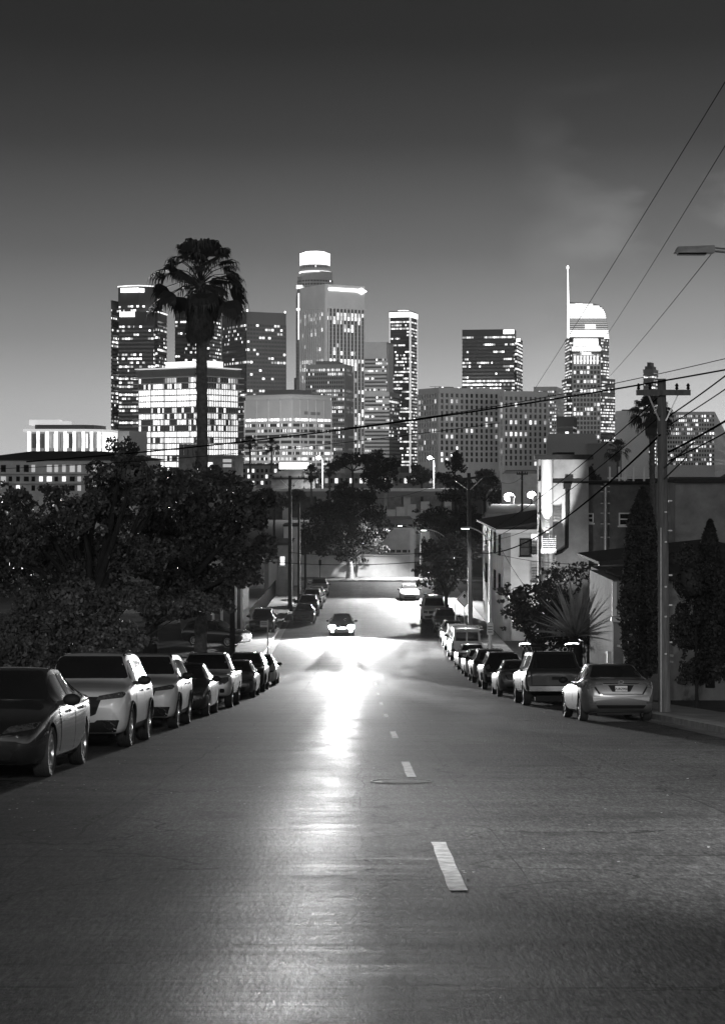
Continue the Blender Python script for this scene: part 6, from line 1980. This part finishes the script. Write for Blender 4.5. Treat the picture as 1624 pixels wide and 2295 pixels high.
x5 = K(5.2)
VAN = dict(L=5.2, W=1.98, H=2.08, wb=3.1, fo=.86, tr=.36, tw=.225, rw=.76, lips=False,
    top=[(0, .85), (.03, .98), (.12, 1.08), (.4, 1.15), (.75, 1.22), (.9, 1.28), (1.3, 1.66), (1.6, 1.90), (1.95, 2.03), (2.6, 2.08), (4.6, 2.07), (4.95, 2.02), (5.08, 1.92), (5.16, 1.5), (5.2, 1.0)],
    belt=[(0, .83), (.15, 1.02), (.5, 1.08), (1.2, 1.14), (5.0, 1.16), (5.14, 1.1), (5.2, .95)],
    hw=[(0, .76), (.04, .84), (.15, .91), (.4, .97), (.9, .99), (4.8, .99), (5.08, .97), (5.2, .94)],
    bot=[(0, .45), (.06, .34), (.3, .3), (4.8, .34), (5.1, .42), (5.2, .5)],
    ws=[(-.80, 1.30), (.80, 1.30), (.64, 1.88), (-.64, 1.88)], rg=[(.05, 1.28), (.70, 1.28), (.66, 1.80), (.05, 1.80)],
    sw=[[(x5(1.15), 1.22), (x5(2.1), 1.24), (x5(2.1), 1.78), (x5(1.72), 1.76), (x5(1.4), 1.5)], [(x5(2.3), 1.26), (x5(3.3), 1.26), (x5(3.3), 1.76), (x5(2.3), 1.77)], [(x5(3.45), 1.26), (x5(4.9), 1.28), (x5(4.86), 1.74), (x5(3.45), 1.76)]],
    doors=[[(x5(1.1), .46), (x5(2.16), .46), (x5(2.16), 1.18), (x5(1.1), 1.15)], [(x5(2.22), .46), (x5(3.36), .46), (x5(3.36), 1.2), (x5(2.22), 1.19)]],
    sill=[(x5(1.34), .33), (x5(3.55), .36), (x5(3.55), .42), (x5(1.34), .4)], mir=(x5(1.25), 1.35),
    parts=[('grille', [(-.5, .98), (.5, .98), (.46, .76), (-.46, .76)], 'F', 'dark', .006), ('headlight', [(.54, .76), (.54, .98), (.86, 1.0), (.88, .8)], 'F', 'headlens', .008),
           ('lower_bumper', [(-.8, .6), (.8, .6), (.76, .4), (-.76, .4)], 'F', 'cladding', .006),
           ('rear_window', [(-.70, 1.28), (-.05, 1.28), (-.05, 1.80), (-.66, 1.80)], 'B', 'glassdark', .004),
           ('tail_light', [(.78, 1.15), (.91, 1.15), (.91, .8), (.78, .8)], 'B', 'taillens', .008),
           ('plate', [(-.16, 1.02), (.16, 1.02), (.16, .88), (-.16, .88)], 'B', 'plate', .008),
           ('lower_bumper', [(-.88, .6), (.88, .6), (.84, .45), (-.84, .45)], 'B', 'chrome', .03)])

PROTO = {}
for k_, sp_ in (('parked_sedan', SEDAN), ('parked_sport_utility', SUV), ('parked_pickup', PICK), ('camper_pickup', SHELL), ('parked_van', VAN)):
    PROTO[k_] = [make_car(k_, sp_), False, sp_]


def repaint(root, p):
    for c in KIDS.get(root.name, []):
        if c.name.split('.')[0] in ('body', 'door', 'boot_panel', 'tailgate') and c.type == 'MESH':
            c.material_slots[0].link = 'OBJECT'; c.material_slots[0].material = PAINT[p]
        repaint(c, p)


def put_car(kind, label, x, y, away, pnt, cat='car', yaw=0, group='cars parked along the kerbs', z=None, pitch=True):
    """y = distance of the middle of the car; away = its nose points down the street"""
    pr = PROTO[kind]
    if pr[1]: o = copy_tree(pr[0])
    else: o = pr[0]; pr[1] = True
    m = math.atan(slope(y)) if pitch else 0
    zz = (zr(y - 1.4) + zr(y + 1.4)) / 2 if z is None else z
    h = (R(90) if away else R(-90)) + R(yaw)
    M4 = Matrix.Rotation(m, 4, 'X') @ Matrix.Rotation(h, 4, 'Z')
    o.location = (x, y, zz); o.rotation_euler = M4.to_euler()
    tag(o, label, cat, group); repaint(o, pnt)
    return o


XL, XR = -5.06, 6.36
put_car('parked_sedan', 'glossy black sedan at the left edge, nearest car of the left row', XL + .02, 25.25, False, 'black')
put_car('parked_sport_utility', 'white sport utility car with dark slim headlamps, right behind the black sedan', XL + .02, 33.35, False, 'white', 'SUV')
put_car('parked_sport_utility', 'second white sport utility car of the left row, behind the one beside the black sedan', XL - .02, 41.9, False, 'white', 'SUV')
put_car('parked_sedan', 'small dark sedan squeezed between a white sport utility car and the silver pickup', XL - .05, 50.6, False, 'dark')
put_car('parked_pickup', 'pale silver pickup with round fog lamps facing uphill in the left row', XL - .05, 59.2, False, 'pale', 'pickup')
put_car('parked_sedan', 'dark grey sedan behind the pale pickup in the left row', XL - .02, 71.2, False, 'grey')
put_car('parked_sport_utility', 'dark sport utility car near the far end of the near left row', XL - .04, 78.4, False, 'dark', 'SUV')
put_car('parked_sedan', 'white sedan at the far end of the near left row, lit by the headlamps', XL + .05, 86.5, False, 'white')
for i, (yy, k_, p_, lab, c_) in enumerate(((141, 'parked_sedan', 'dark', 'dark sedan nearest of the far left cars, glinting beside the oncoming headlamps', 'car'), (148.6, 'parked_sport_utility', 'dark', 'dark sport utility car second of the far left cars beyond the wooden poles', 'SUV'),
                                          (157, 'parked_sport_utility', 'grey', 'grey sport utility car in the middle of the far left cars', 'SUV'), (165, 'parked_sedan', 'dark', 'dark sedan last but one of the far left cars', 'car'), (173.5, 'parked_sport_utility', 'pale', 'pale-roofed sport utility car farthest along the left kerb, at the corner', 'SUV'))):
    put_car(k_, lab, -4.6 + i * .1, yy, False, p_, c_)
put_car('parked_pickup', 'dark pickup parked off the street on the left lot, facing uphill', X(590, 132), 132, False, 'dark', 'pickup', group='cars parked off the street')
put_car('parked_sport_utility', 'dark car parked sideways under the left street tree behind the pale marker post', X(485, 121), 121, False, 'dark', 'SUV', yaw=62, group='cars parked off the street')
sil = put_car('parked_sedan', 'silver sedan seen from behind with a legible licence plate, nearest car of the right row', XR - .02, 46.5, True, 'silver', yaw=1.2)
put_car('camper_pickup', 'dark pickup with a camper shell and ladder rack, ahead of the silver sedan', XR - .03, 61.4, True, 'dark', 'pickup')
put_car('parked_sedan', 'dark sedan mostly hidden between the rack pickup and the black sport utility car', XR - .1, 72.5, True, 'grey')
put_car('parked_sport_utility', 'black sport utility car seen from behind on the right, third back from the silver sedan', XR - .08, 81.5, True, 'black', 'SUV')
put_car('parked_sport_utility', 'grey sport utility car just beyond the black one in the right row', XR - .05, 89.5, True, 'grey', 'SUV')
put_car('parked_sedan', 'pale sedan catching the headlamps, beyond the grey sport utility car on the right', XR - .05, 96.5, True, 'pale')
put_car('parked_sedan', 'white sedan directly in front of the white van on the right', XR - .08, 103.2, True, 'white')
put_car('parked_van', 'white panel van seen from behind with two square rear windows, right row', XR - .05, 110.6, True, 'white', 'van')
put_car('parked_sport_utility', 'pale sport utility car just beyond the white panel van on the right', XR - .1, 118.6, True, 'pale', 'SUV')
put_car('parked_sedan', 'dark sedan in the far part of the right row, before the windscreen-lit car', XR - .1, 125.2, True, 'grey')
put_car('parked_sport_utility', 'grey sport utility car facing uphill in the far right row, its windscreen lit', XR - .25, 132.6, False, 'grey', 'SUV')
put_car('parked_van', 'white high-roofed van facing uphill, far along the right row', XR - .7, 142.6, False, 'white', 'van')
put_car('parked_sedan', 'glaring white sedan alone near the far end of the street on the right', 4.4, 168, False, 'white')

# the licence plate of the silver sedan
pl = MB(); LS = SEDAN['L']
bvz = None
px_ = -LS / 2 + .005
f = MB().box(px_ - .034, px_ - .022, -.155, .155, .748, .90).build('licence_plate', M_['plate'], sil)
f.rotation_euler = (0, 0, 0)


def text_mesh(s, size, mt, parent, name='lettering'):
    c = bpy.data.curves.new('txt', 'FONT'); c.body = s; c.size = size; c.align_x = 'CENTER'; c.align_y = 'CENTER'; c.extrude = .0015; c.space_character = .92; c.offset = .0015
    o = bpy.data.objects.new('txt', c); COL.objects.link(o); bpy.context.view_layer.update()
    me = bpy.data.meshes.new_from_object(o.evaluated_get(bpy.context.evaluated_depsgraph_get()))
    bpy.data.objects.remove(o); me.materials.clear(); me.materials.append(mt)
    return link(name, me, parent)


t = text_mesh('7URZ950', .085, M_['dark'], f)
t.rotation_euler = (R(90), 0, R(-90)); t.location = (px_ - .0365, 0, .815)
b = MB()
for z0, z1, y0, y1 in ((.893, .902, -.16, .16), (.746, .755, -.16, .16)): b.box(px_ - .039, px_ - .03, y0, y1, z0, z1)
for y0, y1 in ((-.162, -.152), (.152, .162)): b.box(px_ - .0385, px_ - .03, y0, y1, .747, .901)
b.build('plate_frame', M_['dark'], f)
b = MB(); b.lathe([(.05, px_ - .004), (.05, px_ - .02), (.042, px_ - .02), (.042, px_ - .004)], 20, 'Z')
b.v = [(z, y * 1.25, x * .8 + .985) for x, y, z in b.v]; b.build('emblem', M_['chrome'], sil, 50)
b = MB(); b.bar((px_ - .018, .31, .80), (px_ - .018, .46, .803), .01, .014); b.build('name_badge', M_['chrome'], sil)
for yy in (-.34, 0, .34):
    b = MB(); b.ball((-1.02, yy, 1.13), .06, .11, .10, 10, 7); b.build('headrest', M_['tyre'], sil, 60)

# the oncoming car with its headlamps on
YC = 128.0
oc = copy_tree(PROTO['parked_sedan'][0]); oc.name = 'oncoming_car'
oc.location = (-1.5, YC + 2.4, zr(YC + 2.4)); oc.rotation_euler = (Matrix.Rotation(math.atan(slope(YC + 2.4)), 4, 'X') @ Matrix.Rotation(R(-90), 4, 'Z')).to_euler()
tag(oc, 'oncoming car lost in the glare of its own headlamps in the middle of the street', 'car', 'cars driving')
del oc['group']; repaint(oc, 'dark')
zl = zr(YC) + .68
for sg in (-1, 1):
    b = MB(); b.ball((LS / 2 - .03, sg * .68, .69), .13, .25, .17, 12, 8); b.build('lit_headlamp', M_['headon'], oc, 60)
    b = MB(); b.ball((LS / 2 - .06, sg * .62, .40), .07, .15, .08, 12, 8); b.build('added_fog_glow', M_['headon'], oc, 60)  # added glow that whitens the front of the car
    xx = -1.5 + sg * .68
    # main beam: thrown up the hill, so its lower edge meets the slope well ahead of the car
    spot('main_beam', (xx, YC - .2, zl), (xx + sg * 1.2, YC - 60, zl + 60 * math.tan(R(11.0))), 60000, 22.5, .12, .11, oc)
    # dipped beam: swung outwards, lighting the kerbs
    a = R(1.4 + 27)
    spot('dipped_beam', (xx, YC - .2, zl), (xx + sg * 30 * math.sin(a), YC - 30 * math.cos(a), zl - 1.6), 42000, 54, .1, .08, oc)

b = MB(); b.tube([(LS / 2 - .02 - .10 * (q / 5) ** 2, q * .12, .60) for q in range(-5, 6)], .045, 8); b.build('added_glow_bar', M_['headon'], oc, 50)  # added glowing bar, makes the car front blaze white
spot('glare_fill', (-1.5, YC - .15, zl), (-1.5, YC - 10, zl - .3), 14000, 165, .5, .3, oc)  # added wide fill light for the bright pool before the car

# light thrown on facades by lamps hidden in the garden and over the corner
def garden_light(label, loc, target, power, ang=90, group='garden floodlights'):
    loc = Vector(loc)
    T = thing('garden_light', label, 'floodlight', loc, group=group)
    b = MB(); b.tube([(0, 0, -.5), (0, 0, 0)], .03, 6); b.build('stake', M_['dark'], T)
    d = (Vector(target) - loc).normalized()
    b = MB(); b.tube([Vector((0, 0, .02)) - d * .12, Vector((0, 0, .02)) + d * .05], [.06, .09], 10); b.build('housing', M_['dark'], T, 50)
    b = MB(); b.tube([Vector((0, 0, .02)) + d * .052, Vector((0, 0, .02)) + d * .06], [.085, .085], 10); b.build('lens', M_['lampon'], T, 50)
    spot('flood_light', loc + d * .1 + Vector((0, 0, .02)), target, power, ang, .5, .06, T)


garden_light('hidden garden floodlight washing the white corner pilaster', P(1222, 1335, 97.3), P(1224, 1120, 99.8), 9000, 34)
garden_light('garden floodlight behind the agave washing the broad stucco wall', P(1290, 1290, 97.5), P(1268, 1245, 100), 120, 100)
garden_light('garden floodlight washing the white apartment wall', P(1215, 1345, 119), P(1165, 1250, 125), 900, 90)
